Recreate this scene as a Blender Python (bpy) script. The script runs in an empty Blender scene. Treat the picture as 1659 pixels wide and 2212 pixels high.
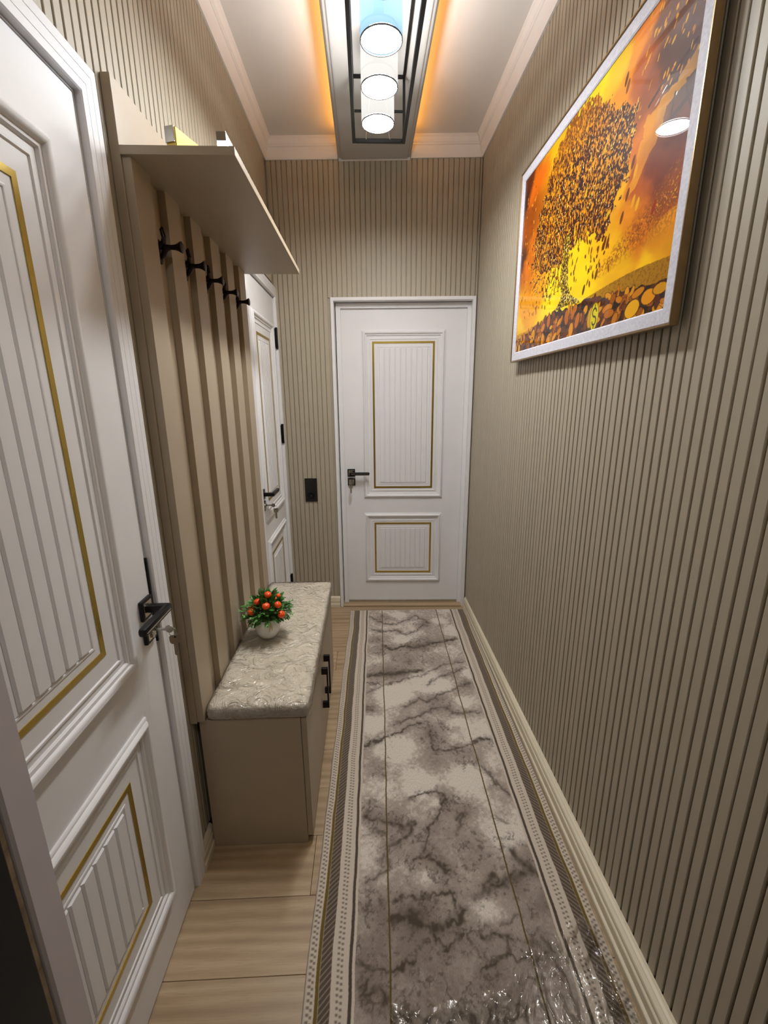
import bpy, bmesh, math, random
import numpy as np
from mathutils import Matrix, Vector

# ------------------------------------------------------------------ camera, world, exposure
sc = bpy.context.scene
COL = sc.collection
W_PX, H_PX = 1659.0, 2212.0
CAM_H, YAW, PITCH, ROLL, F_PX = 1.4848, 0.0368, 0.2551, 0.0077, 952.9
cam_d = bpy.data.cameras.new('camera')
cam = bpy.data.objects.new('camera', cam_d)
COL.objects.link(cam)
cam_d.sensor_fit = 'HORIZONTAL'
cam_d.sensor_width = 36.0
cam_d.lens = F_PX / W_PX * 36.0
cam_d.clip_start = 0.02
_f = Vector((math.sin(YAW) * math.cos(PITCH), math.cos(YAW) * math.cos(PITCH), -math.sin(PITCH)))
_r = Vector((math.cos(YAW), -math.sin(YAW), 0))
_d = _f.cross(_r)
_cr, _sr = math.cos(ROLL), math.sin(ROLL)
_rr = _r * _cr + _d * _sr
_dd = _d * _cr - _r * _sr
M = Matrix.Identity(4)
for i in range(3):
    M[i][0] = _rr[i]; M[i][1] = -_dd[i]; M[i][2] = -_f[i]
M[2][3] = CAM_H
cam.matrix_world = M
sc.camera = cam

world = bpy.data.worlds.new('world')
sc.world = world
world.use_nodes = True
world.node_tree.nodes['Background'].inputs[0].default_value = (0.9, 0.85, 0.8, 1)
world.node_tree.nodes['Background'].inputs[1].default_value = 0.02

sc.view_settings.view_transform = 'Standard'
sc.view_settings.look = 'None'
sc.view_settings.gamma = 1.0
sc.view_settings.use_curve_mapping = False
sc.view_settings.exposure = 0.38
sc.cycles.max_bounces = 6
sc.cycles.diffuse_bounces = 4
sc.cycles.use_light_tree = False
sc.cycles.glossy_bounces = 3
sc.cycles.transparent_max_bounces = 12
sc.cycles.use_denoising = True
sc.cycles.adaptive_threshold = 0.04
sc.cycles.sample_clamp_indirect = 4.0

LAMP_L = 128.0         # open bottoms of the ceiling lamp shades
SHADE_L = 0.84         # glow of the frosted shade sides
COVE_L = 14.0           # amber strips above the dropped ceiling panel
BAR_L = 40.0            # white light bar lying on the coat rack shelf
ENTRY_W = 5.0          # fill light added in the entry behind the camera

# ------------------------------------------------------------------ room numbers (metres)
XL, XR, D = -0.562, 0.692, 2.93          # slat faces of left / right wall, back wall at right corner
KB = 0.0489                               # the back wall is a little out of square
AB = -math.atan(KB)
ZC, ZB = 2.905, 2.806                     # ceiling, lower edge of the crown
Y0 = -1.10                                # rear end of the entry


def yb(x):
    return D + KB * (XR - x)


# ------------------------------------------------------------------ helpers
def C(r, g, b):
    def l(v):
        v /= 255.0
        return v / 12.92 if v <= 0.04045 else ((v + 0.055) / 1.055) ** 2.4
    return (l(r), l(g), l(b), 1.0)


class NT:
    """small wrapper for building node materials"""
    def __init__(self, name):
        self.mat = bpy.data.materials.new(name)
        self.mat.use_nodes = True
        self.t = self.mat.node_tree
        self.t.nodes.clear()
        self.out = self.t.nodes.new('ShaderNodeOutputMaterial')

    def n(self, typ, **kw):
        nd = self.t.nodes.new(typ)
        for k, v in kw.items():
            setattr(nd, k, v)
        return nd

    def set(self, sock, v):
        if isinstance(v, bpy.types.NodeSocket):
            self.t.links.new(v, sock)
        else:
            sock.default_value = v

    def m(self, op, a, b=0.0, c=0.0):
        nd = self.n('ShaderNodeMath', operation=op)
        self.set(nd.inputs[0], a)
        self.set(nd.inputs[1], b)
        if len(nd.inputs) > 2:
            self.set(nd.inputs[2], c)
        return nd.outputs[0]

    def mix(self, fac, a, b):
        nd = self.n('ShaderNodeMix', data_type='RGBA')
        self.set(nd.inputs[0], fac)
        self.set(nd.inputs[6], a)
        self.set(nd.inputs[7], b)
        return nd.outputs[2]

    def noise(self, vec, scale, detail=4.0, rough=0.55, dist=0.0):
        nd = self.n('ShaderNodeTexNoise')
        if vec is not None:
            self.set(nd.inputs['Vector'], vec)
        nd.inputs['Scale'].default_value = scale
        nd.inputs['Detail'].default_value = detail
        nd.inputs['Roughness'].default_value = rough
        nd.inputs['Distortion'].default_value = dist
        return nd.outputs[0]

    def coord(self, which='Object', scale=(1, 1, 1), rot=(0, 0, 0)):
        tc = self.n('ShaderNodeTexCoord')
        mp = self.n('ShaderNodeMapping')
        mp.inputs['Scale'].default_value = scale
        mp.inputs['Rotation'].default_value = rot
        self.t.links.new(tc.outputs[which], mp.inputs[0])
        return mp.outputs[0]

    def ramp(self, fac, stops):
        nd = self.n('ShaderNodeValToRGB')
        el = nd.color_ramp.elements
        el[0].position, el[0].color = stops[0]
        el[1].position, el[1].color = stops[-1]
        for p, c in stops[1:-1]:
            e = el.new(p)
            e.color = c
        self.set(nd.inputs[0], fac)
        return nd.outputs[0]

    def bump(self, h, strength=0.2, dist=0.002):
        nd = self.n('ShaderNodeBump')
        nd.inputs['Strength'].default_value = strength
        nd.inputs['Distance'].default_value = dist
        self.set(nd.inputs['Height'], h)
        return nd.outputs[0]

    def principled(self, **kw):
        p = self.n('ShaderNodeBsdfPrincipled')
        for k, v in kw.items():
            self.set(p.inputs[k.replace('_', ' ')], v)
        self.t.links.new(p.outputs[0], self.out.inputs[0])
        return p


def plain(name, col, rough=0.5, metal=0.0, var=0.04, scale=12.0, bump=0.0, bscale=200.0, coat=0.0, coord='Object', sc3=(1, 1, 1), spec=0.5):
    """paint / metal / plastic with a slight procedural variation of tone"""
    t = NT(name)
    v = t.coord(coord, sc3)
    n = t.noise(v, scale)
    c2 = tuple(max(0, x * (1 - var * 2)) for x in col[:3]) + (1,)
    c3 = tuple(min(1, x * (1 + var)) for x in col[:3]) + (1,)
    colr = t.ramp(n, [(0.25, c2), (0.75, c3)])
    kw = dict(Base_Color=colr, Roughness=rough, Metallic=metal)
    p = t.principled(**kw)
    p.inputs['Specular IOR Level'].default_value = spec
    if coat:
        p.inputs['Coat Weight'].default_value = coat
        p.inputs['Coat Roughness'].default_value = 0.05
    if bump:
        t.set(p.inputs['Normal'], t.bump(t.noise(v, bscale, 3), bump, 0.001))
    return t.mat


def emissive(name, col, strength):
    t = NT(name)
    n = t.noise(t.coord('Object'), 3.0)
    c = t.ramp(n, [(0.0, tuple(x * 0.97 for x in col[:3]) + (1,)), (1.0, col)])
    e = t.n('ShaderNodeEmission')
    t.set(e.inputs[0], c)
    e.inputs[1].default_value = strength
    t.t.links.new(e.outputs[0], t.out.inputs[0])
    return t.mat


def me_obj(name, verts, faces, mat, parent=None, smooth=False, loc=None, rot=None):
    me = bpy.data.meshes.new(name)
    me.from_pydata([tuple(v) for v in verts], [], faces)
    me.update()
    if mat:
        me.materials.append(mat)
    if smooth:
        for p in me.polygons:
            p.use_smooth = True
    return link(name, me, parent, loc, rot)


def link(name, me, parent=None, loc=None, rot=None):
    o = bpy.data.objects.new(name, me)
    COL.objects.link(o)
    if parent is not None:
        o.parent = parent
    if loc is not None:
        o.location = loc
    if rot is not None:
        o.rotation_euler = rot
    return o


def empty(name, loc=(0, 0, 0), rot=(0, 0, 0), parent=None):
    o = link(name, None, parent, loc, rot)
    o.empty_display_size = 0.05
    return o


def tag(o, label=None, cat=None, group=None, kind=None):
    if label: o['label'] = label
    if cat: o['category'] = cat
    if group: o['group'] = group
    if kind: o['kind'] = kind
    return o


class MB:
    def __init__(self):
        self.v, self.f = [], []

    def add(self, vs, fs):
        o = len(self.v)
        self.v += [tuple(p) for p in vs]
        self.f += [tuple(i + o for i in f) for f in fs]
        return self

    def box(self, x0, x1, y0, y1, z0, z1, b=0.0):
        x0, x1 = min(x0, x1), max(x0, x1); y0, y1 = min(y0, y1), max(y0, y1); z0, z1 = min(z0, z1), max(z0, z1)
        if b <= 0:
            vs = [(x, y, z) for z in (z0, z1) for y in (y0, y1) for x in (x0, x1)]
            fs = [(0, 2, 3, 1), (4, 5, 7, 6), (0, 1, 5, 4), (2, 6, 7, 3), (0, 4, 6, 2), (1, 3, 7, 5)]
            return self.add(vs, fs)
        bm = bmesh.new()
        bmesh.ops.create_cube(bm, size=1.0)
        for v in bm.verts:
            v.co = Vector(((x0 + x1) / 2 + v.co.x * (x1 - x0), (y0 + y1) / 2 + v.co.y * (y1 - y0), (z0 + z1) / 2 + v.co.z * (z1 - z0)))
        bmesh.ops.bevel(bm, geom=list(bm.edges), offset=b, segments=2, profile=0.5, affect='EDGES')
        bm.verts.index_update()
        self.add([v.co[:] for v in bm.verts], [[v.index for v in f.verts] for f in bm.faces])
        bm.free()
        return self

    def lathe(self, prof, n=24, c=(0, 0, 0), axis='z', cap=True):
        vs, fs = [], []
        for (r, z) in prof:
            for i in range(n):
                a = 2 * math.pi * i / n
                p = (r * math.cos(a), r * math.sin(a), z)
                if axis == 'x': p = (p[2], p[0], p[1])
                elif axis == 'y': p = (p[1], p[2], p[0])
                vs.append((p[0] + c[0], p[1] + c[1], p[2] + c[2]))
        for k in range(len(prof) - 1):
            for i in range(n):
                j = (i + 1) % n
                fs.append((k * n + i, k * n + j, (k + 1) * n + j, (k + 1) * n + i))
        if cap:
            fs.append(tuple(range(n - 1, -1, -1)))
            fs.append(tuple((len(prof) - 1) * n + i for i in range(n)))
        return self.add(vs, fs)

    def tube(self, pts, r, n=8, cap=True):
        pts = [Vector(p) for p in pts]
        rs = r if isinstance(r, (list, tuple)) else [r] * len(pts)
        vs, fs = [], []
        up = Vector((0.123, 0.31, 0.94)).normalized()
        for i, p in enumerate(pts):
            t = (pts[min(i + 1, len(pts) - 1)] - pts[max(i - 1, 0)]).normalized()
            a = t.cross(up)
            if a.length < 1e-3: a = t.cross(Vector((1, 0, 0)))
            a.normalize(); b = t.cross(a)
            for k in range(n):
                w = 2 * math.pi * k / n
                vs.append(p + a * math.cos(w) * rs[i] + b * math.sin(w) * rs[i])
        for i in range(len(pts) - 1):
            for k in range(n):
                j = (k + 1) % n
                fs.append((i * n + k, i * n + j, (i + 1) * n + j, (i + 1) * n + k))
        if cap:
            fs.append(tuple(range(n - 1, -1, -1)))
            fs.append(tuple((len(pts) - 1) * n + k for k in range(n)))
        return self.add(vs, fs)

    def sweep_frame(self, x0, x1, z0, z1, prof, closed=True):
        """profile (d outwards from the rectangle, h towards the viewer = -y) swept round a rectangle with mitred corners;
        closed False leaves the bottom side out (door casing)"""
        n = len(prof)
        cs = [(x0, z0, -1, -1), (x0, z1, -1, 1), (x1, z1, 1, 1), (x1, z0, 1, -1)]
        vs, fs = [], []
        for k, (x, z, sx, sz) in enumerate(cs):
            for (d, h) in prof:
                vs.append((x + sx * d, -h, z + (sz * d if (closed or k in (1, 2)) else 0)))
        segs = [(0, 1), (1, 2), (2, 3)] + ([(3, 0)] if closed else [])
        for a, b in segs:
            for i in range(n):
                j = (i + 1) % n
                fs.append((a * n + i, b * n + i, b * n + j, a * n + j))
        if not closed:
            fs.append(tuple(range(n))); fs.append(tuple(3 * n + i for i in range(n - 1, -1, -1)))
        return self.add(vs, fs)

    def extrude(self, prof, a, b, fn):
        """2-D profile extruded from parameter a to b, fn(p, q, t) -> xyz"""
        n = len(prof)
        vs = [fn(p, q, a) for p, q in prof] + [fn(p, q, b) for p, q in prof]
        fs = [(i, (i + 1) % n, n + (i + 1) % n, n + i) for i in range(n)]
        fs += [tuple(range(n - 1, -1, -1)), tuple(range(n, 2 * n))]
        return self.add(vs, fs)

    def build(self, name, mat, parent=None, smooth=False, loc=None, rot=None, fix=True):
        me = bpy.data.meshes.new(name)
        me.from_pydata(self.v, [], self.f)
        if fix:
            bm = bmesh.new(); bm.from_mesh(me)
            bmesh.ops.recalc_face_normals(bm, faces=bm.faces)
            bm.to_mesh(me); bm.free()
        me.update()
        if mat: me.materials.append(mat)
        if smooth:
            for p in me.polygons: p.use_smooth = True
            try:
                me.set_sharp_from_angle(angle=math.radians(40))
            except Exception:
                pass
        return link(name, me, parent, loc, rot)


def vnoise(nx, ny, fx, fy, seed, octaves=4, gain=0.55):
    """fractal value noise on an ny x nx grid, 0..1"""
    rng = np.random.RandomState(seed)
    out = np.zeros((ny, nx)); amp = 1.0; tot = 0.0
    for o in range(octaves):
        gx, gy = int(fx * 2 ** o) + 2, int(fy * 2 ** o) + 2
        g = rng.rand(gy, gx)
        x = np.linspace(0, gx - 1.001, nx); y = np.linspace(0, gy - 1.001, ny)
        xi = x.astype(int); yi = y.astype(int)
        fx_ = x - xi; fy_ = y - yi
        fx_ = fx_ * fx_ * (3 - 2 * fx_); fy_ = fy_ * fy_ * (3 - 2 * fy_)
        a = g[np.ix_(yi, xi)]; b = g[np.ix_(yi, xi + 1)]; c = g[np.ix_(yi + 1, xi)]; d = g[np.ix_(yi + 1, xi + 1)]
        fX = fx_[None, :]; fY = fy_[:, None]
        out += amp * ((a * (1 - fX) + b * fX) * (1 - fY) + (c * (1 - fX) + d * fX) * fY)
        tot += amp; amp *= gain
    return out / tot


def sstep(a, b, x):
    t = np.clip((x - a) / (b - a), 0, 1)
    return t * t * (3 - 2 * t)


def grid_mesh(name, P, mat, colors=None, uv=None, smooth=True, parent=None):
    """P: (ny, nx, 3) array -> quad grid mesh with optional point colours (linear) and uv"""
    ny, nx = P.shape[:2]
    me = bpy.data.meshes.new(name)
    nv = nx * ny
    idx = np.arange(nv).reshape(ny, nx)
    q = np.stack([idx[:-1, :-1], idx[:-1, 1:], idx[1:, 1:], idx[1:, :-1]], -1).reshape(-1, 4)
    me.vertices.add(nv); me.vertices.foreach_set('co', P.reshape(-1).astype(np.float32))
    me.loops.add(q.size); me.loops.foreach_set('vertex_index', q.reshape(-1).astype(np.int32))
    me.polygons.add(len(q))
    me.polygons.foreach_set('loop_start', (np.arange(len(q)) * 4).astype(np.int32))
    me.polygons.foreach_set('use_smooth', np.full(len(q), smooth))
    me.update(calc_edges=True)
    if uv is not None:
        l = me.uv_layers.new(name='UVMap')
        l.data.foreach_set('uv', uv.reshape(-1, 2)[q.reshape(-1)].reshape(-1).astype(np.float32))
    if colors is not None:
        a = me.color_attributes.new('print', 'FLOAT_COLOR', 'POINT')
        c4 = np.ones((nv, 4), np.float32); c4[:, :3] = colors.reshape(-1, 3)
        a.data.foreach_set('color', c4.reshape(-1))
    me.materials.append(mat)
    return link(name, me, parent)


def s2l(c):
    c = np.asarray(c, float) / 255.0
    return np.where(c <= 0.04045, c / 12.92, ((c + 0.055) / 1.055) ** 2.4)


# ------------------------------------------------------------------ materials
M_WALL = plain('beige_slat_film', C(174, 164, 144), 0.5, var=0.05, scale=5, bump=0.05, bscale=500, sc3=(1, 1, 0.1))
M_WALLB = plain('beige_film_groove_shade', C(128, 112, 94), 0.6, var=0.05, scale=5)  # same beige film, darkened to paint in the shade of the grooves
M_WHITE = plain('white_door_film', C(231, 230, 231), 0.5, var=0.015, scale=6, bump=0.03, bscale=350)
M_TRIM = plain('white_plaster', C(232, 229, 227), 0.6, var=0.02, scale=8)
M_CEIL = plain('ceiling_paint', C(226, 222, 218), 0.75, var=0.02, scale=3)
M_PLATE = plain('dropped_panel_gloss', C(184, 181, 177), 0.5, var=0.02, scale=3)
M_GOLD = plain('brushed_gold', C(196, 168, 84), 0.3, 0.9, var=0.05, scale=40)
M_STAND = plain('cappuccino_board', C(172, 156, 133), 0.42, var=0.03, scale=6, bump=0.04, bscale=400)
M_BLACK = plain('black_metal', C(24, 22, 22), 0.38, 0.4, var=0.1, scale=20)
M_BRONZE = plain('dark_bronze', C(52, 43, 40), 0.32, 0.8, var=0.15, scale=25)
M_STEEL = plain('satin_steel', C(200, 198, 192), 0.25, 1.0, var=0.08, scale=40)
M_SILVER = plain('silver_inlay', C(215, 205, 190), 0.2, 1.0, var=0.08, scale=40)
M_BASE = plain('cream_baseboard', C(222, 211, 186), 0.45, var=0.05, scale=9, sc3=(1, 0.2, 1))
M_BLKP = plain('black_plastic', C(22, 20, 20), 0.3, 0, var=0.08, scale=30)
M_STEELDOOR = plain('black_steel_frame', C(14, 13, 15), 0.45, 0.3, var=0.1, scale=10)
M_MORTAR = plain('unpainted_filler', C(188, 170, 145), 0.9, var=0.22, scale=35, bump=0.5, bscale=90)
M_ENTRY = plain('entry_plaster', C(96, 88, 80), 0.8, var=0.05, scale=4)
M_POT = plain('white_ceramic', C(236, 233, 226), 0.25, var=0.02, scale=8)
M_FRAME = plain('champagne_frame', C(150, 124, 88), 0.32, 0.75, var=0.08, scale=30)
M_DARK = plain('dark_gap', C(40, 34, 28), 0.9, var=0.05)


def mat_wood():
    t = NT('oak_laminate')
    tc = t.n('ShaderNodeTexCoord')
    oi = t.n('ShaderNodeObjectInfo')
    off = t.n('ShaderNodeCombineXYZ')
    t.set(off.inputs[0], t.m('MULTIPLY', oi.outputs['Random'], 7.3))
    t.set(off.inputs[1], t.m('MULTIPLY', oi.outputs['Random'], 3.1))
    add = t.n('ShaderNodeVectorMath', operation='ADD')
    t.set(add.inputs[0], tc.outputs['Object']); t.set(add.inputs[1], off.outputs[0])
    mp = t.n('ShaderNodeMapping'); mp.inputs['Scale'].default_value = (1.0, 9.0, 1.0)
    t.set(mp.inputs[0], add.outputs[0])
    w = t.n('ShaderNodeTexWave', wave_type='BANDS', bands_direction='Y')
    t.set(w.inputs['Vector'], mp.outputs[0])
    w.inputs['Scale'].default_value = 1.0; w.inputs['Distortion'].default_value = 14.0
    w.inputs['Detail'].default_value = 2.0; w.inputs['Detail Scale'].default_value = 0.35
    mp2 = t.n('ShaderNodeMapping'); mp2.inputs['Scale'].default_value = (3.0, 90.0, 1.0)
    t.set(mp2.inputs[0], add.outputs[0])
    fine = t.noise(mp2.outputs[0], 4.0, 5, 0.7)
    big = t.noise(mp.outputs[0], 1.6, 3, 0.6, 0.8)
    band = t.m('ADD', t.m('MULTIPLY', w.outputs[1], 0.20), t.m('MULTIPLY', big, 0.80))
    base = t.ramp(band, [(0.22, C(142, 118, 89)), (0.50, C(170, 146, 114)), (0.80, C(188, 166, 135))])
    c = t.mix(t.m('MULTIPLY', t.m('MAXIMUM', t.m('SUBTRACT', fine, 0.50), 0.0), 2.2), base, C(134, 108, 80))
    hv = t.m('ADD', t.m('MULTIPLY', oi.outputs['Random'], 0.16), 0.9)
    hsv = t.n('ShaderNodeHueSaturation'); t.set(hsv.inputs['Value'], hv); t.set(hsv.inputs['Color'], c)
    p = t.principled(Base_Color=hsv.outputs[0], Roughness=0.4)
    t.set(p.inputs['Normal'], t.bump(fine, 0.12, 0.0008))
    return t.mat


M_WOOD = mat_wood()


def shade_mat(name, col, s_low, s_high):
    """frosted glass lit from inside, brighter towards the bulb"""
    t = NT(name)
    tc = t.n('ShaderNodeTexCoord')
    sx = t.n('ShaderNodeSeparateXYZ'); t.set(sx.inputs[0], tc.outputs['Object'])
    f = t.m('DIVIDE', sx.outputs[2], 0.16)
    st = t.n('ShaderNodeMapRange')
    t.set(st.inputs[0], f); st.inputs[3].default_value = s_low; st.inputs[4].default_value = s_high
    e = t.n('ShaderNodeEmission'); e.inputs[0].default_value = col
    t.set(e.inputs[1], st.outputs[0])
    t.mat.cycles.emission_sampling = 'NONE'
    tr = t.n('ShaderNodeBsdfTransparent')
    mx = t.n('ShaderNodeMixShader'); mx.inputs[0].default_value = 0.72
    t.set(mx.inputs[1], tr.outputs[0]); t.set(mx.inputs[2], e.outputs[0])
    t.t.links.new(mx.outputs[0], t.out.inputs[0])
    return t.mat


# ------------------------------------------------------------------ floor (planks), ceiling, crown
floor = MB().box(XL - 0.02, XR + 0.02, Y0, 3.06, -0.05, -0.009).build('floor', M_DARK)
tag(floor, 'light oak laminate floor laid crosswise under the runner', 'floor', kind='structure')
PW = 0.193
ys = 0.834 - 10 * PW
plank_me = MB().box(0, 1, 0, PW - 0.0012, -0.009, 0.0, 0.0012)
k = 0
while ys < 3.06:
    y1 = min(ys + PW - 0.0012, 3.055)
    j = [-0.02, 0.31, -0.33, 0.12, 0.48, -0.2][k % 6]
    for (a, b) in ((XL - 0.018, j), (j + 0.001, XR + 0.018)):
        ya = max(ys, Y0 + 0.001)
        if y1 > ya + 0.01:
            MB().box(a, b, ya, y1, -0.009, 0.0, 0.0012).build('plank', M_WOOD, floor)
    ys += PW; k += 1

ceil = MB().box(XL - 0.1, XR + 0.1, Y0, 3.1, ZC, ZC + 0.05).build('ceiling', M_CEIL)
tag(ceil, 'plain off-white ceiling above the corridor', 'ceiling', kind='structure')

# crown profile: p = out from wall, q = down from ceiling
CP = [(0, 0), (0.046, 0), (0.046, -0.006), (0.040, -0.012), (0.036, -0.024), (0.034, -0.033), (0.030, -0.036), (0.030, -0.043), (0.025, -0.046),
      (0.0235, -0.052), (0.017, -0.070), (0.011, -0.088), (0.008, ZB - ZC), (0, ZB - ZC)]


def crown(name, a, b, label):
    """a, b: wall line end points (2-D) with the room on the left of a->b; mitred at both ends by the given shears"""
    (ax, ay, ma), (bx, by, mb) = a, b
    dx, dy = bx - ax, by - ay
    L = math.hypot(dx, dy); tx, ty = dx / L, dy / L
    nx, ny = -ty, tx
    vs, n = [], len(CP)
    for (px, py, mt, s) in ((ax, ay, ma, 1), (bx, by, mb, -1)):
        for (p, q) in CP:
            vs.append((px + nx * p + tx * p * mt * s, py + ny * p + ty * p * mt * s, ZC + q))
    fs = [(i, (i + 1) % n, n + (i + 1) % n, n + i) for i in range(n)] + [tuple(range(n)), tuple(range(2 * n - 1, n - 1, -1))]
    o = MB().add(vs, fs).build(name, M_TRIM)
    return tag(o, label, 'crown moulding', kind='structure')


crown('trim_1', (XL, yb(XL), 1), (XL, Y0, 0), 'white crown moulding along the left wall')
crown('trim_2', (XR, Y0, 0), (XR, D, 1), 'white crown moulding along the right wall above the picture')
PXA, PXB = -0.141, 0.278         # dropped panel edges
crown('trim_3', (XR, D, 1), (PXB, yb(PXB), 0), 'short white crown moulding on the back wall right of the dropped panel')
crown('trim_4', (PXA, yb(PXA), 0), (XL, yb(XL), 1), 'short white crown moulding on the back wall left of the dropped panel')

# ------------------------------------------------------------------ slatted walls
PITCH_S, SW, ST = 0.0302, 0.0242, 0.008


def slat_mesh(width, length):
    w, t, c = width, ST, 0.0016
    prof = [(0, 0), (0, t - c), (c * 0.4, t - c * 0.35), (c, t), (w - c, t), (w - c * 0.4, t - c * 0.35), (w, t - c), (w, 0)]
    mb = MB().extrude(prof, 0, length, lambda p, q, h: (p, -q, h))
    me = bpy.data.meshes.new('slat')
    bm = bmesh.new()
    vs = [bm.verts.new(v) for v in mb.v]
    for f in mb.f: bm.faces.new([vs[i] for i in f])
    bmesh.ops.recalc_face_normals(bm, faces=bm.faces)
    bm.to_mesh(me); bm.free()
    me.materials.append(M_WALL)
    return me


SLATS = {}


def put_slat(parent, loc, rotz, length, width=SW):
    key = (round(width, 4), round(length, 4))
    if key not in SLATS: SLATS[key] = slat_mesh(width, length)
    return link('slat', SLATS[key], parent, loc, (0, 0, rotz))


# right wall: local slat x -> world -y direction etc.; profile sticks out to local -y
wall_r = MB().box(XR + ST, XR + 0.10, Y0, 3.05, 0, ZC).build('wall_right', M_WALLB)
tag(wall_r, 'beige vertical slat wall on the right carrying the framed picture', 'wall', kind='structure')
y = 0.949 - 0.15 * 10
i = 0
JOINT = 0.151
while y < D - 0.004:
    for r in range(5):
        w = 0.0262 if r == 4 else SW
        yy = y + r * PITCH_S
        if Y0 + 0.02 < yy and yy + w < D + 0.002:
            # facing -x: local -y must map to world -x  => rot -90deg: x->-y ; so start at far end
            put_slat(wall_r, (XR + ST, yy + w, 0.078), -math.pi / 2, ZB - 0.078 + 0.01, w)
    y += JOINT

# left wall with two door openings (base pieces are one mesh)
D1A, D1B, D1T = 0.245, 1.066, 2.078     # door 1 opening
D2A, D2B, D2T = 2.262, 2.962, 2.090     # door 2 opening
mb = MB()
xa, xb = XL - 0.10, XL - ST
mb.box(xa, xb, Y0, D1A, 0, ZC); mb.box(xa, xb, D1A, D1B, D1T, ZC); mb.box(xa, xb, D1B, D2A, 0, ZC)
mb.box(xa, xb, D2A, D2B, D2T, ZC); mb.box(xa, xb, D2B, 3.06, 0, ZC)
wall_l = mb.build('wall_left', M_WALLB)
tag(wall_l, 'beige vertical slat wall on the left with two white doors', 'wall', kind='structure')
y = 1.10 - JOINT * 6
while y < yb(XL):
    for r in range(5):
        w = 0.0262 if r == 4 else SW
        yy = y + r * PITCH_S
        if yy < 0.46 or yy + w > yb(XL) - 0.001: continue
        zz = 0.0
        if yy < 1.135: zz = 2.150
        elif yy + w > 2.185: zz = 2.165
        put_slat(wall_l, (XL - ST, yy, max(zz, 0.08)), math.pi / 2, ZB - max(zz, 0.08) + 0.01, w)
    y += JOINT

# back wall, rotated about its right corner
wall_b = empty('wall_back', (XR, D, 0), (0, 0, AB))
tag(wall_b, 'beige vertical slat wall at the end of the corridor around the white door', 'wall', kind='structure')
LB = (XR - XL) / math.cos(AB)
BD0, BD1, BDT = -0.906, -0.006, 2.080      # outer edges of the door frame in local x
mb = MB()
mb.box(-LB - 0.08, BD0 + 0.004, 0.0 + ST, 0.12, 0, ZC); mb.box(BD0 + 0.004, BD1 - 0.004, ST, 0.12, BDT - 0.004, ZC); mb.box(BD1 - 0.004, 0.06, ST, 0.12, 0, ZC)
mb.build('plaster_base', M_WALL, wall_b)
x = -LB + 0.003
n = 0
while x < -0.004:
    w = 0.0276 if n % 5 == 4 else 0.0262
    z0 = 0.07
    if x + w > BD0 - 0.001 and x < BD1: z0 = BDT
    w2 = min(w, -0.001 - x)
    if w2 > 0.006:
        put_slat(wall_b, (x, ST, z0), 0, ZB - z0 + 0.01, w2)
    x += PITCH_S + (0.0003 if n % 5 == 4 else 0); n += 1

# entry behind the camera: rear wall, left stub with the steel frame of the front door
rear = MB().box(XL - 0.1, XR + 0.1, Y0 - 0.1, Y0, 0, ZC).build('wall_rear', M_ENTRY)
tag(rear, 'plain plastered wall behind the viewpoint', 'wall', kind='structure')
SX = -0.400
stub = MB().box(XL - ST, SX - 0.006, 0.300, 0.396, 0, ZC).build('wall_entry', M_MORTAR)
tag(stub, 'strip of bare wall filler beside the near white jamb', 'wall', kind='structure')
jamb = MB()
jamb.extrude([(SX - 0.10, 0.397), (SX - 0.003, 0.397), (SX, 0.400), (SX, 0.436), (SX - 0.004, 0.440), (SX - 0.10, 0.440)], 0, 2.3, lambda p, q, t: (p, q, t))
jamb = jamb.build('trim_5', plain('white_film_shaded', C(196, 189, 192), 0.5, var=0.02))  # white jamb, its shade put into the greyer colour
tag(jamb, 'pale white door jamb cut by the lower left picture edge', 'jamb', kind='structure')
steel = MB().box(SX - 0.09, SX + 0.002, 0.19, 0.299, 0, 2.2, 0.003).box(SX - 0.03, SX + 0.004, 0.299, 0.3815, 0, 2.2, 0.002).build('trim_6', M_STEELDOOR)
tag(steel, 'black steel entrance door frame in the lower left corner', 'door frame', kind='structure')

# ------------------------------------------------------------------ baseboards
BBP = [(0, 0), (0.019, 0), (0.019, 0.022), (0.0155, 0.028), (0.0155, 0.052), (0.013, 0.058), (0.013, 0.066), (0.008, 0.076), (0.004, 0.080), (0, 0.080)]


def baseboard(name, a, b, label, k0=1.0, k1=1.0):
    (ax, ay), (bx, by) = a, b
    L = math.hypot(bx - ax, by - ay); tx, ty = (bx - ax) / L, (by - ay) / L
    nx, ny = -ty, tx
    o = MB().extrude(BBP, 0, L, lambda p, q, t: (ax + tx * t + nx * p * (k0 if t < L / 2 else k1), ay + ty * t + ny * p * (k0 if t < L / 2 else k1), q)).build(name, M_BASE)
    return tag(o, label, 'baseboard', kind='structure')


baseboard('baseboard_right', (XR, Y0 + 0.01), (XR, D - 0.02), 'cream baseboard along the right slat wall beside the runner', 3.3, 0.85)
baseboard('baseboard_left', (XL, 1.215), (XL, 1.112), 'short cream baseboard piece between near door and shoe cabinet')
xA = XR + (BD0 - 0.002) * math.cos(AB)
baseboard('baseboard_back', (xA, yb(xA)), (XL + 0.022, yb(XL + 0.022)), 'cream baseboard on the back wall left of the end door')

# ------------------------------------------------------------------ doors
MOLD = [(0.0, 0.0), (0.0, 0.004), (-0.003, 0.007), (-0.006, 0.0075), (-0.009, 0.0125), (-0.014, 0.016), (-0.019, 0.0155), (-0.024, 0.011), (-0.026, 0.0065), (-0.033, 0.0055), (-0.036, 0.002), (-0.036, 0.0)]
STEP = [(0, 0), (0, 0.0016), (-0.002, 0.003), (-0.006, 0.003), (-0.008, 0.0)]
GOLD = [(0, 0), (0, 0.0018), (-0.0125, 0.0018), (-0.0125, 0)]


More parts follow.
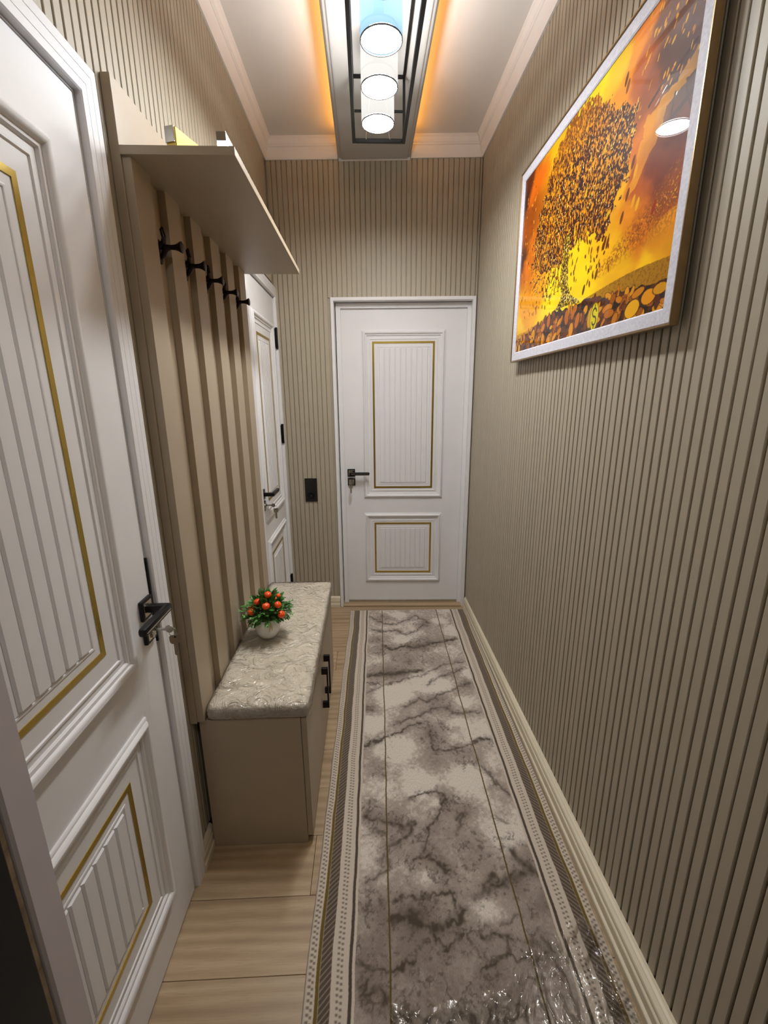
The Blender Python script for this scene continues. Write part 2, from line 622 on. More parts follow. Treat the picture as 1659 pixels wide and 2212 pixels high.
def rosette(parent, x, z, name='rosette', key=False):
    r = MB().box(x - 0.026, x + 0.026, -0.0095, 0, z - 0.026, z + 0.026, 0.0025).build(name, M_BLACK, parent)
    MB().box(x - 0.0185, x + 0.0185, -0.0105, -0.0085, z - 0.0185, z + 0.0185, 0.0005).build('silver_inlay', M_SILVER, r)
    if key:
        MB().lathe([(0.0085, 0), (0.0085, -0.0155)], 20, (x, -0.001, z + 0.005), 'y').box(x - 0.005, x + 0.005, -0.0155, -0.004, z - 0.016, z + 0.004, 0.001).build('lock_cylinder', M_STEEL, r, True)
    return r


def handle(parent, x, z, direction):
    h = rosette(parent, x, z, 'door_handle')
    m = MB()
    m.box(x - 0.010, x + 0.010, -0.060, -0.009, z - 0.010, z + 0.010, 0.004)
    xe = x + direction * 0.128
    m.box(min(x - direction * 0.011, xe), max(x - direction * 0.011, xe), -0.066, -0.046, z - 0.0105, z + 0.0105, 0.007)
    m.build('lever', M_BLACK, h, True)
    MB().box(min(x, xe) + 0.004, max(x, xe) - 0.004, -0.0672, -0.0655, z - 0.002, z + 0.001, 0.0003).build('silver_line', M_SILVER, h)
    return h


def key_bunch(parent_m, x, z, label, turn=0.0, two=True, name='key_bunch'):
    """keys hanging from a lock; world placement through the door's matrix"""
    root = empty(name)
    root.matrix_world = parent_m @ Matrix.Translation((x, -0.0175, z + 0.005))
    tag(root, label, 'keys', 'keys left in the door locks')
    k = MB()
    k.box(-0.0012, 0.0012, -0.030, 0.004, -0.004, 0.004, 0.0005)
    k.lathe([(0.010, -0.0011), (0.0105, 0), (0.010, 0.0011)], 18, (0, -0.036, 0), 'x')
    k.build('key', M_STEEL, root, True)
    pts = [(0, -0.044 - 0.011 * math.sin(a) * 0.9, -0.009 + 0.012 * math.cos(a)) for a in np.linspace(0, 2 * math.pi, 22)]
    MB().tube(pts, 0.0008, 6).build('key_ring', M_STEEL, root, True)
    if two:
        k = MB()
        prof = [(0.0, -0.013), (0.010, -0.012), (0.0135, -0.017), (0.013, -0.030), (0.009, -0.036), (0.0052, -0.037), (0.0052, -0.066), (0.003, -0.070), (-0.003, -0.070), (-0.0052, -0.066), (-0.0052, -0.037), (-0.009, -0.036), (-0.013, -0.030), (-0.0135, -0.017), (-0.010, -0.012)]
        k.extrude(prof, -0.0485, -0.0465, lambda p, q, t: (p, t, q - 0.004))
        k.box(-0.0016, 0.0016, -0.0492, -0.0458, -0.066, -0.044, 0.0003)
        k.v = [(a, b + 0.0475, c) for a, b, c in k.v]
        kk = k.build('key', M_STEEL, root, False, (0, -0.0475, 0), (0, 0, turn))
        MB().lathe([(0.0024, -0.0020), (0.0024, 0.0020)], 14, (0, 0, -0.022), 'y').build('key_hole', M_DARK, kk)
    return root


def door(name, label, loc, rotz, w, h, panels, pitch, hinge_side, handle_x, handle_z, leaf_y=0.0, jamb_fn=None):
    """local x to the right seen from the corridor, -y towards the corridor. panels: (x0,x1,z0,z1, gold inset)"""
    root = empty(name, loc, (0, 0, rotz))
    tag(root, label, 'door', kind='structure')
    lf = root
    leaf = MB().box(0.002, w - 0.002, leaf_y, leaf_y + 0.038, 0.006, h, 0.002).build('leaf', M_WHITE, root)
    for (x0, x1, z0, z1, gi) in panels:
        fr = MB().sweep_frame(x0, x1, z0, z1, MOLD)
        fr.v = [(a, b + leaf_y, c) for a, b, c in fr.v]
        fr = fr.build('panel_moulding', M_WHITE, root, True)
        st = MB().sweep_frame(x0 + 0.050, x1 - 0.050, z0 + 0.050, z1 - 0.050, STEP)
        st.v = [(a, b + leaf_y, c) for a, b, c in st.v]
        st.build('inner_bead', M_WHITE, root)
        g = MB().sweep_frame(x0 + gi, x1 - gi, z0 + gi, z1 - gi, GOLD)
        g.v = [(a, b + leaf_y, c) for a, b, c in g.v]
        g.build('gold_strip', M_GOLD, root)
        bi = gi + 0.042
        bx0, bx1, bz0, bz1 = x0 + bi, x1 - bi, z0 + bi, z1 - bi
        b = MB().sweep_frame(bx0 - 0.006, bx1 + 0.006, bz0 - 0.006, bz1 + 0.006, [(0, 0), (0.001, 0.0018), (0.004, 0.0022), (0.0065, 0.0012), (0.0065, 0)])
        b.v = [(a, c_ + leaf_y, d_) for a, c_, d_ in b.v]
        b.build('board_frame', M_WHITE, root)
        nb = max(2, int(round((bx1 - bx0) / pitch)))
        pw = (bx1 - bx0) / nb
        t = 0.0056
        prof = [(0.0014, 0), (0.0014, t * 0.3), (0.0048, t), (pw - 0.0048, t), (pw - 0.0014, t * 0.3), (pw - 0.0014, 0)]
        bm_ = MB().extrude(prof, 0, bz1 - bz0, lambda p, q, u: (p, -q, u)).build('board', M_WHITE, root)
        bm_.location = (bx0, leaf_y, bz0)
        for i in range(1, nb):
            o = bm_.copy(); COL.objects.link(o); o.parent = root; o.location = (bx0 + i * pw, leaf_y, bz0)
    hd = 1 if handle_x < w / 2 else -1
    for part in (handle(root, handle_x, handle_z, hd), rosette(root, handle_x, handle_z - 0.064, 'lock_rosette', True)):
        part.location = (0, leaf_y, 0)
    return root


def casing(root, x0, x1, z1, cw, prof_h=0.018):
    """ridged door casing in three mitred pieces"""
    pr = [(0.0, -0.02), (0.0, prof_h * 0.75), (0.003, prof_h), (cw * 0.30, prof_h), (cw * 0.30, prof_h - 0.0018), (cw * 0.32, prof_h - 0.0018), (cw * 0.32, prof_h),
          (cw * 0.62, prof_h), (cw * 0.62, prof_h - 0.0018), (cw * 0.64, prof_h - 0.0018), (cw * 0.64, prof_h), (cw - 0.004, prof_h - 0.001), (cw, prof_h - 0.004), (cw, 0.0), (0.012, 0.0), (0.012, -0.02)]
    n = len(pr)
    pieces = {'casing_jamb': [((x0, 0.0, -1, 0), (x0, z1, -1, 1)), ((x1, z1, 1, 1), (x1, 0.0, 1, 0))], 'casing_head': [((x0, z1, -1, 1), (x1, z1, 1, 1))]}
    for nm, segs in pieces.items():
        for a, b in segs:
            vs = []
            for (x, z, sx, sz) in (a, b):
                for d, h in pr:
                    vs.append((x + sx * d, -h, z + sz * d))
            fs = [(i, (i + 1) % n, n + (i + 1) % n, n + i) for i in range(n)] + [tuple(range(n)), tuple(range(2 * n - 1, n - 1, -1))]
            MB().add(vs, fs).build(nm, M_WHITE, root)


# near left door: local x = world y - 0.250
LX = -0.560
d1w = 0.805
d1 = door('door_1', 'white panelled door with gold strips in the left foreground, black handle and keys', (LX, 0.253, 0), math.pi / 2, d1w, 2.062,
          [(0.110, 0.692, 0.866, 1.938, 0.097), (0.110, 0.692, 0.164, 0.728, 0.097)], 0.0365, 'l', d1w - 0.036, 0.982)
casing(d1, -0.002, d1w + 0.009, 2.071, 0.067, 0.012)
MB().box(d1w - 0.0015, d1w + 0.004, -0.004, 0.030, 0.87, 1.10, 0.0005).build('strike_plate', M_BLACK, d1)
# rebate bead between leaf and casing
MB().sweep_frame(-0.001, d1w + 0.001, 0.0, 2.064, [(0.0015, -0.006), (0.0015, -0.002), (0.0050, -0.002), (0.0050, -0.006)], closed=False).build('rubber_seal', M_TRIM, d1)

# far left door: hinges on its right
d2w = 0.672
d2 = door('door_2', 'narrow view of a white panelled door beyond the coat rack, black hinges on its right', (LX, 2.272, 0), math.pi / 2, d2w, 2.072,
          [(0.078, 0.592, 0.826, 1.914, 0.097), (0.078, 0.592, 0.190, 0.710, 0.097)], 0.0365, 'r', 0.042, 0.988)
casing(d2, -0.004, d2w + 0.002, 2.078, 0.060, 0.016)
for hz in (1.842, 1.258, 0.215):
    h = MB().lathe([(0.0075, hz - 0.062), (0.0075, hz + 0.062)], 14, (d2w - 0.002, -0.011, 0)).box(d2w - 0.020, d2w + 0.012, -0.006, -0.001, hz - 0.055, hz + 0.055, 0.001).build('hinge', M_BLACK, d2, True)

# end door: frame and leaf set back
bm4 = Matrix.Translation((XR, D, 0)) @ Matrix.Rotation(AB, 4, 'Z')
SB = 0.060
LX0 = (-0.162 - XR)
d3 = door('door_3', 'white panelled door with gold strips at the end of the corridor', (0, 0, 0), 0, 0.808, 2.028,
          [(0.131, 0.675, 0.800, 1.900, 0.070), (0.131, 0.675, 0.170, 0.690, 0.070)], 0.0345, 'r', 0.046, 0.980, leaf_y=SB)
d3.matrix_world = bm4 @ Matrix.Translation((LX0, 0, 0))
fo0, fo1 = BD0 - LX0, BD1 - LX0
prof = [(0.0, -0.062), (0.0, 0.008), (0.002, 0.010), (0.018, 0.010), (0.020, 0.008), (0.020, -0.03), (0.020, -0.062)]
fr = MB().sweep_frame(fo0 + 0.020, fo1 - 0.020, 0, BDT - 0.020, prof, closed=False).build('frame', M_WHITE, d3)
# stop between frame and leaf
MB().sweep_frame(0.004, 0.804, 0, 2.026, [(0.0, -0.058), (0.0, -0.046), (0.030, -0.046), (0.030, -0.058)], closed=False).build('stop', M_WHITE, d3)
MB().box(0.006, 0.802, SB - 0.012, SB + 0.002, 0.004, 0.026, 0.002).build('bottom_seal', M_STEEL, d3)
thr = MB().box(fo0 + 0.020, fo1 - 0.020, -0.012, 0.11, 0.0005, 0.010, 0.003).build('threshold', M_WOOD, d3)

bpy.context.view_layer.update()
key_bunch(d1.matrix_world, d1w - 0.036, 0.982 - 0.064, 'two steel keys on a ring in the lock of the near left door', -1.15)
key_bunch(d2.matrix_world, 0.042, 0.988 - 0.064, 'steel keys on a ring in the lock of the far left door', -1.0)
k3 = key_bunch(d3.matrix_world @ Matrix.Translation((0, SB, 0)), 0.046, 0.980 - 0.064, 'steel keys in the lock of the door at the corridor end')

# double black wall plate on the back wall
sx, sz = (-0.388 - XR) / math.cos(AB), 0.872
pl = empty('wall_switch')
pl.matrix_world = bm4 @ Matrix.Translation((sx, 0.0, sz))
tag(pl, 'black double wall plate with a socket left of the end door', 'wall socket')
MB().box(-0.042, 0.042, -0.009, 0.0, -0.081, 0.081, 0.003).build('cover_plate', M_BLKP, pl)
MB().box(-0.032, 0.032, -0.012, -0.008, 0.010, 0.072, 0.0015).build('rocker', M_BLKP, pl)
s_ = MB().lathe([(0.0, -0.009), (0.027, -0.009), (0.029, -0.0125), (0.025, -0.0128), (0.022, -0.006), (0.0, -0.006)], 28, (0, 0, -0.040), 'y', cap=False).build('socket_cup', M_BLKP, pl, True)
MB().lathe([(0.003, -0.0092), (0.003, -0.0060)], 10, (0.0, 0, -0.040), 'y').build('earth_pin', M_STEEL, s_, True)

# ------------------------------------------------------------------ dropped ceiling panel and amber strips
pe = MB()
z0 = 2.800
prof = [(PXA + 0.030, z0), (PXA + 0.024, z0 + 0.001), (PXA + 0.018, z0 + 0.006), (PXA + 0.010, z0 + 0.008), (PXA + 0.004, z0 + 0.014), (PXA, z0 + 0.022), (PXA, z0 + 0.034), (PXA + 0.04, z0 + 0.034), (PXA + 0.06, ZC - 0.001),
        (PXB - 0.06, ZC - 0.001), (PXB - 0.04, z0 + 0.034), (PXB, z0 + 0.034), (PXB, z0 + 0.022), (PXB - 0.004, z0 + 0.014), (PXB - 0.010, z0 + 0.008), (PXB - 0.018, z0 + 0.006), (PXB - 0.024, z0 + 0.001), (PXB - 0.030, z0)]
n = len(prof)
vs = [(p, 0.46, q) for p, q in prof] + [(p, yb(p) - 0.0125, q) for p, q in prof]
pe.add(vs, [(i, (i + 1) % n, n + (i + 1) % n, n + i) for i in range(n)] + [tuple(range(n)), tuple(range(2 * n - 1, n - 1, -1))])
drop = pe.build('ceiling_panel', M_PLATE)
tag(drop, 'long dropped ceiling panel glowing amber along both edges', 'ceiling panel', kind='structure')
MB().add([(PXA + 0.004, yb(PXA) - 0.012, z0 + 0.001), (PXB - 0.004, yb(PXB) - 0.012, z0 + 0.001), (PXB - 0.004, yb(PXB) - 0.0005, z0 - 0.002), (PXA + 0.004, yb(PXA) - 0.0005, z0 - 0.002),
          (PXA + 0.004, yb(PXA) - 0.012, z0 + 0.06), (PXB - 0.004, yb(PXB) - 0.012, z0 + 0.06), (PXB - 0.004, yb(PXB) - 0.0005, z0 + 0.06), (PXA + 0.004, yb(PXA) - 0.0005, z0 + 0.06)],
         [(0, 1, 2, 3), (4, 5, 6, 7), (0, 1, 5, 4), (1, 2, 6, 5), (2, 3, 7, 6), (3, 0, 4, 7)]).build('end_trim', M_TRIM, drop)
M_COVE = emissive('amber_led', (1.0, 0.40, 0.05, 1), COVE_L)
for sx_, lab in ((PXA + 0.012, 'amber light strip above the left edge of the dropped ceiling panel'), (PXB - 0.024, 'amber light strip above the right edge of the dropped ceiling panel')):
    st = MB().box(sx_, sx_ + 0.012, 0.50, 2.86, z0 + 0.0345, z0 + 0.0385, 0.0005).build('light_strip', M_COVE)
    tag(st, lab, 'light strip', 'amber light strips of the dropped ceiling panel')

# ------------------------------------------------------------------ ceiling lamp
lx0, lx1 = -0.042, 0.188
ly0, ly1 = 1.235, 2.272
zl, zu = 2.556, 2.795
T = 0.014
lampo = empty('ceiling_lamp', ((lx0 + lx1) / 2, (ly0 + ly1) / 2, z0))
tag(lampo, 'black open box ceiling lamp with a row of glowing white cylinder shades', 'ceiling lamp')
lc = lampo.location.copy()


def lpart(mb, name, mat, smooth=False, parent=lampo, off=None):
    o = off if off is not None else lc
    mb.v = [(a - o[0], b - o[1], c - o[2]) for a, b, c in mb.v]
    return mb.build(name, mat, parent, smooth)


for zz, tt in ((zl, T), (zu - 0.006, 0.011)):
    for xx in (lx0, lx1 - tt):
        lpart(MB().box(xx, xx + tt, ly0, ly1, zz, zz + tt, 0.001), 'frame_rail', M_BLACK)
    for yy in (ly0, ly1 - tt):
        lpart(MB().box(lx0 + tt, lx1 - tt, yy, yy + tt, zz, zz + tt, 0.001), 'frame_crossbar', M_BLACK)
for xx in (lx0, lx1 - 0.011):
    for yy in (ly0, ly1 - 0.011):
        lpart(MB().box(xx, xx + 0.011, yy, yy + 0.011, zl + T, zu - 0.006, 0.001), 'frame_post', M_BLACK)
SHY = [2.076, 1.864, 1.655, 1.446]
SHX = 0.064
SHR, SHZ, SHH = 0.0645, 2.530, 0.165
M_SHADES = [shade_mat('shade_glass', (1.0, 0.97, 0.92, 1), SHADE_L * 0.86, SHADE_L * 1.12), shade_mat('shade_glass_cool', (0.42, 0.72, 1.0, 1), 0.70, 1.9)]
M_CAP = plain('matt_black_light_block', C(14, 14, 14), 1.0, spec=0.0)  # for the added caps that block upward light
M_RIM = plain('grey_rim', C(70, 72, 76), 0.5, 0.0)
lpart(MB().box(SHX - 0.014, SHX + 0.014, ly0 + 0.011, ly1 - 0.011, zu - 0.030, zu - 0.018, 0.001), 'holder_bar', M_BLACK)
lpart(MB().box(lx0 + 0.011, lx1 - 0.011, ly1 - 0.010, ly1 - 0.002, 2.668, 2.676, 0.0008), 'middle_crossbar', M_BLACK)
for sgn in (-1, 1):
    lpart(MB().tube([(SHX + 0.006 + sgn * 0.052, ly1 - 0.010, zl + 0.010), (SHX + sgn * 0.020, 2.076, SHZ + 0.20)], 0.003, 8), 'reflection_rod', M_STEEL, True)  # rods added to imitate pale reflections on the panel
M_DIFF = emissive('shade_diffuser', (1.0, 0.985, 0.965, 1), LAMP_L)
M_DIFFC = emissive('shade_diffuser_cool', (0.90, 0.96, 1.0, 1), LAMP_L)
for i, yy in enumerate(SHY):
    cool = (i == 2)
    lpart(MB().lathe([(0.018, SHZ + SHH), (0.018, zu - 0.030)], 16, (SHX, yy, 0)), 'lamp_holder', M_BLACK, True)
    s = MB().lathe([(SHR - 0.003, SHZ + 0.004), (SHR - 0.002, SHZ), (SHR, SHZ), (SHR, SHZ + SHH - 0.001)], 40, (0, 0, -SHZ), cap=False)
    sh = s.build('shade', M_SHADES[1 if cool else 0], lampo, True, (SHX - lc[0], yy - lc[1], SHZ - lc[2]))
    MB().lathe([(0.0, SHH), (SHR + 0.0008, SHH), (SHR + 0.0008, SHH - 0.006), (SHR - 0.002, SHH - 0.006)], 40, (0, 0, 0), cap=False).build('light_block_cap', M_CAP, sh, True)  # unseen cap added to keep light off the panel above
    MB().lathe([(SHR - 0.0025, -0.0010), (SHR + 0.0006, -0.0010), (SHR + 0.0006, 0.0022), (SHR - 0.0025, 0.0022), (SHR - 0.0025, -0.0010)], 40, (0, 0, 0), cap=False).build('rim', M_RIM, sh, True)
    MB().lathe([(0.0, 0.0055), (SHR - 0.0035, 0.0055)], 40, (0, 0, 0), cap=False).build('diffuser', M_DIFFC if cool else M_DIFF, sh)

# added fill light (behind the viewpoint), stands in for a lamp, no fixture
el = bpy.data.lights.new('entry_fill', 'AREA'); el.shape = 'DISK'; el.size = 0.35; el.energy = ENTRY_W; el.color = (1, 0.96, 0.90)
elo = bpy.data.objects.new('entry_fill', el); COL.objects.link(elo); elo.location = (0.1, -0.35, 2.88)

# ------------------------------------------------------------------ coat rack (back panel, slats, shelf, hooks)
PX0, PX1, SXF = XL + 0.001, -0.540, -0.520
CY0, CY1 = 1.176, 2.150
rack = empty('coat_rack', (PX0, (CY0 + CY1) / 2, 0.510))
tag(rack, 'cappuccino slatted coat rack panel with hat shelf and five dark hooks', 'coat rack')
rc = rack.location.copy()


def rpart(mb, name, mat, smooth=False, off=None, parent=None):
    o = rc if off is None else off
    mb.v = [(a - o[0], b - o[1], c - o[2]) for a, b, c in mb.v]
    return mb.build(name, mat, parent or rack, smooth)


ZPT, ZSH = 2.165, 2.013
rpart(MB().box(PX0, PX1, CY0, CY1, 0.511, ZPT, 0.0008), 'back_panel', M_STAND)
SP, SWD = 0.1722, 0.092
for i in range(6):
    a = 1.182 + i * SP
    rpart(MB().box(PX1, SXF, a, a + SWD, 0.512, ZSH, 0.0008), 'rack_slat', M_STAND)
rpart(MB().box(PX1, -0.286, CY0 - 0.002, 2.166, ZSH, ZSH + 0.018, 0.0008), 'shelf', M_STAND)
hook_me = None
for i in range(5):
    hy = 1.182 + SWD + i * SP + (SP - SWD) / 2 + 0.006
    hz = 1.868
    m = MB()
    # tapered wall plate
    m.extrude([(-0.013, 0.020), (0.013, 0.020), (0.010, -0.028), (0.004, -0.040), (-0.004, -0.040), (-0.010, -0.028)], 0, 0.006, lambda p, q, t: (t, p, q))
    # upper prong
    m.tube([(0.004, 0, 0.004), (0.016, 0, 0.012), (0.020, 0, 0.026), (0.016, 0, 0.046), (0.018, 0, 0.052)], [0.009, 0.008, 0.007, 0.0065, 0.003], 10)
    # swelling body and arm with flared knob
    m.tube([(0.004, 0, -0.026), (0.014, 0, -0.016), (0.022, 0, -0.002), (0.034, 0, 0.002)], [0.004, 0.0075, 0.0085, 0.0065], 10)
    m.lathe([(0.0075, 0.022), (0.0062, 0.038), (0.0070, 0.050), (0.0105, 0.060), (0.0145, 0.067), (0.0150, 0.070), (0.0125, 0.0715)], 20, (0, 0, 0.002), 'x')
    if hook_me is None:
        h = m.build('coat_hook', M_BRONZE, rack, True); hook_me = h
    else:
        h = hook_me.copy(); COL.objects.link(h); h.parent = rack
    h.location = (PX1 - rc[0], hy - rc[1], hz - rc[2])
    h.scale = (0.88, 0.95, 0.95)

# things lying on the shelf
zt = ZSH + 0.018
lb = empty('light_bar', (-0.318, 1.34, zt))
tag(lb, 'small glowing white light bar lying at the front of the hat shelf', 'light bar')
MB().box(-0.011, 0.011, -0.150, 0.150, 0.017, 0.036, 0.001).build('housing', M_STEEL, lb)
MB().box(-0.010, 0.010, -0.149, 0.149, 0.0005, 0.017, 0.001).build('diffuser', emissive('bar_light', (0.56, 0.77, 1.0, 1), BAR_L), lb)
gb = empty('gold_box', (-0.402, 1.32, zt), (0, 0, -0.30))
tag(gb, 'small box with a silver end and gold sides on the hat shelf', 'box')
MB().box(-0.013, 0.013, -0.115, 0.115, 0.0005, 0.052, 0.0008).build('body', M_GOLD, gb)
MB().box(-0.0135, 0.0105, -0.119, -0.1152, 0.022, 0.0535, 0.0006).build('end_cap', M_STEEL, gb)

# ------------------------------------------------------------------ shoe cabinet
BX0, BXB, BXF = -0.542, -0.226, -0.207
BY0, BY1, BZ = 1.195, 2.165, 0.508
cab = empty('shoe_cabinet', ((BX0 + BXF) / 2, (BY0 + BY1) / 2, 0))
tag(cab, 'low cappuccino shoe cabinet with two doors under the wrapped seat pad', 'cabinet')
cc = cab.location.copy()


def cpart(mb, name, mat, smooth=False, parent=None):
    mb.v = [(a - cc[0], b - cc[1], c - cc[2]) for a, b, c in mb.v]
    return mb.build(name, mat, parent or cab, smooth)


cpart(MB().box(BX0, BXB, BY0, BY0 + 0.016, 0.001, BZ - 0.0005, 0.0006), 'side_panel', M_STAND)
cpart(MB().box(BX0, BXB, BY1 - 0.016, BY1, 0.001, BZ - 0.0005, 0.0006), 'side_panel', M_STAND)
cpart(MB().box(BX0, BXB, BY0 + 0.0165, BY1 - 0.0165, BZ - 0.017, BZ - 0.0005, 0.0006), 'top_panel', M_STAND)
cpart(MB().box(BX0, BXB - 0.004, BY0 + 0.0165, BY1 - 0.0165, 0.060, 0.076), 'bottom_panel', M_STAND)
cpart(MB().box(BXB - 0.050, BXB - 0.036, BY0 + 0.0165, BY1 - 0.0165, 0.001, 0.0595), 'plinth', M_STAND)
mid = 1.678
for (a, b, hy) in ((BY0 + 0.001, mid - 0.0015, mid - 0.050), (mid + 0.0015, BY1 - 0.001, mid + 0.045)):
    dr = cpart(MB().box(BXB + 0.0015, BXF, a, b, 0.030, BZ - 0.004, 0.0008), 'cabinet_door', M_STAND)
    hz0, hz1 = 0.200, 0.392
    m = MB().box(BXF, BXF + 0.024, hy - 0.006, hy + 0.006, hz1 - 0.030, hz1, 0.0015).box(BXF, BXF + 0.024, hy - 0.006, hy + 0.006, hz0, hz0 + 0.030, 0.0015).box(BXF + 0.020, BXF + 0.027, hy - 0.006, hy + 0.006, hz0, hz1, 0.0015)
    cpart(m, 'handle', M_BLACK, False, dr)

# ------------------------------------------------------------------ seat pad in plastic wrap
def rounded_box_grid(x0, x1, y0, y1, z0, z1, r, step, puff):
    """rounded box as bmesh: subdivided box whose surface is pulled onto a rounded box"""
    bm = bmesh.new()
    nx, ny, nz = max(2, int((x1 - x0) / step)), max(2, int((y1 - y0) / step)), 5
    idx = {}
    def vert(i, j, k):
        key = (i, j, k)
        if key not in idx:
            p = Vector((x0 + (x1 - x0) * i / nx, y0 + (y1 - y0) * j / ny, z0 + (z1 - z0) * k / nz))
            c = Vector((min(max(p.x, x0 + r), x1 - r), min(max(p.y, y0 + r), y1 - r), min(max(p.z, z0 + r * 0.6), z1 - r)))
            d = p - c
            if d.length > 1e-6:
                p = c + d.normalized() * min(d.length, r)
            ed = min(p.x - x0, x1 - p.x, p.y - y0, y1 - p.y)
            if k == nz:
                p.z += puff * min(1.0, max(0, ed) / 0.06)
            idx[key] = bm.verts.new(p)
        return idx[key]
    def quad(a, b, c, d):
        try: bm.faces.new((a, b, c, d))
        except ValueError: pass
    for i in range(nx):
        for j in range(ny):
            quad(vert(i, j, 0), vert(i, j + 1, 0), vert(i + 1, j + 1, 0), vert(i + 1, j, 0))
            quad(vert(i, j, nz), vert(i + 1, j, nz), vert(i + 1, j + 1, nz), vert(i, j + 1, nz))
    for i in range(nx):
        for k in range(nz):
            quad(vert(i, 0, k), vert(i + 1, 0, k), vert(i + 1, 0, k + 1), vert(i, 0, k + 1))
            quad(vert(i, ny, k), vert(i, ny, k + 1), vert(i + 1, ny, k + 1), vert(i + 1, ny, k))
    for j in range(ny):
        for k in range(nz):
            quad(vert(0, j, k), vert(0, j, k + 1), vert(0, j + 1, k + 1), vert(0, j + 1, k))
            quad(vert(nx, j, k), vert(nx, j + 1, k), vert(nx, j + 1, k + 1), vert(nx, j, k + 1))
    return bm


def bm_obj(bm, name, mat, parent=None, off=(0, 0, 0)):
    bmesh.ops.recalc_face_normals(bm, faces=bm.faces)
    for v in bm.verts: v.co -= Vector(off)
    me = bpy.data.meshes.new(name); bm.to_mesh(me); bm.free()
    for p in me.polygons: p.use_smooth = True
    me.materials.append(mat)
    return link(name, me, parent)


t = NT('cream_boucle')
v = t.coord('Object')
n1 = t.noise(v, 220, 4, 0.7); n2 = t.noise(v, 30, 4, 0.6)
c = t.ramp(n2, [(0.3, C(196, 186, 168)), (0.7, C(216, 207, 190))])
p = t.principled(Base_Color=c, Roughness=0.9)
t.set(p.inputs['Normal'], t.bump(n1, 0.5, 0.002))
M_PAD = t.mat


def film_mat(name, wr_scale, wr_strength, base_fac, stretch=(1, 1, 1), rot=0.0, rough=0.06, tint=(1, 1, 1, 1)):
    t = NT(name)
    v = t.coord('Object', stretch, (0, 0, rot))
    a = t.noise(v, wr_scale, 3, 0.6, 1.2)
    rid = t.m('ABSOLUTE', t.m('SUBTRACT', a, 0.5))
    b = t.noise(v, wr_scale * 3.3, 3, 0.6, 0.6)
    h = t.m('ADD', t.m('MULTIPLY', rid, 2.0), t.m('MULTIPLY', b, 0.35))
    bn = t.bump(h, wr_strength, 0.02)
    gl = t.n('ShaderNodeBsdfGlossy'); gl.inputs['Roughness'].default_value = rough
    gl.inputs[0].default_value = (1, 1, 1, 1)
    t.set(gl.inputs['Normal'], bn)
    tr = t.n('ShaderNodeBsdfTransparent'); tr.inputs[0].default_value = tint
    lw = t.n('ShaderNodeFresnel'); lw.inputs[0].default_value = 1.45
    t.set(lw.inputs['Normal'], bn)
    f = t.m('MINIMUM', t.m('ADD', t.m('MULTIPLY', lw.outputs[0], 0.9), base_fac), 0.9)
    mx = t.n('ShaderNodeMixShader')
    t.set(mx.inputs[0], f); t.set(mx.inputs[1], tr.outputs[0]); t.set(mx.inputs[2], gl.outputs[0])
    t.t.links.new(mx.outputs[0], t.out.inputs[0])
    return t.mat


pad = empty('seat_pad', (-0.36, 1.68, BZ))
tag(pad, 'cream fabric seat pad still wrapped in clear plastic on the shoe cabinet', 'cushion')
po = pad.location.copy()
bm_obj(rounded_box_grid(-0.5195, -0.196, 1.190, 2.155, BZ + 0.0005, 0.556, 0.020, 0.022, 0.003), 'cushion', M_PAD, pad, po)
wrap = rounded_box_grid(-0.5197, -0.1935, 1.1875, 2.1575, BZ + 0.0003, 0.5585, 0.020, 0.008, 0.003)
rng = random.Random(4)
ph = [(rng.uniform(25, 90), rng.uniform(-40, 60), rng.uniform(0, 6.28), rng.uniform(0.3, 1)) for _ in range(9)]
for v in wrap.verts:
    s = 0
    for (kx, ky, f0, am) in ph:
        s += am * math.sin(kx * v.co.x + ky * v.co.y + 30 * v.co.z + f0)
    s = abs(s) / 4.0
    if v.co.z > 0.53: v.co.z += 0.0030 * s
    if v.co.x > -0.21: v.co.x += 0.0016 * s
    if v.co.y < 1.20: v.co.y -= 0.0012 * s
bm_obj(wrap, 'plastic_wrap', film_mat('clear_wrap', 14, 0.75, 0.05, (1, 1, 1), 0.6, 0.12), pad, po)

# ------------------------------------------------------------------ potted plant with orange fruit
PLX, PLY, PLZ = -0.408, 1.605, 0.5645
plant = empty('potted_plant', (PLX, PLY, PLZ))
tag(plant, 'small green artificial plant with orange fruits in a white pot on the seat pad', 'plant')
pot = MB().lathe([(0.0, 0.0), (0.030, 0.0), (0.036, 0.004), (0.045, 0.022), (0.050, 0.044), (0.051, 0.058), (0.049, 0.076), (0.0465, 0.082), (0.044, 0.080), (0.044, 0.066), (0.0, 0.064)], 36, cap=False).build('pot', M_POT, plant, True)
M_SOIL = plain('moss_base', C(70, 82, 40), 0.9, var=0.3, scale=60)
MB().lathe([(0.0, 0.072), (0.043, 0.070)], 24, cap=False).build('moss', M_SOIL, plant)
M_LEAF = plain('dark_leaf', C(66, 130, 52), 0.35, var=0.25, scale=25)
M_LEAF2 = plain('olive_leaf', C(76, 92, 44), 0.4, var=0.25, scale=25)
M_SPRIG = plain('sprig_green', C(104, 166, 82), 0.5, var=0.3, scale=40)
M_FRUIT = plain('orange_fruit', C(250, 82, 16), 0.24, var=0.06, scale=18, coat=0.4)
M_STEM = plain('plant_stem', C(88, 104, 52), 0.6, var=0.15)
FC = Vector((0, 0, 0.108))      # crown centre
right = Vector(_r); toc = Vector((-PLX, -PLY, CAM_H - PLZ)).normalized(); upv = toc.cross(right) * -1
if upv.z < 0: upv = -upv


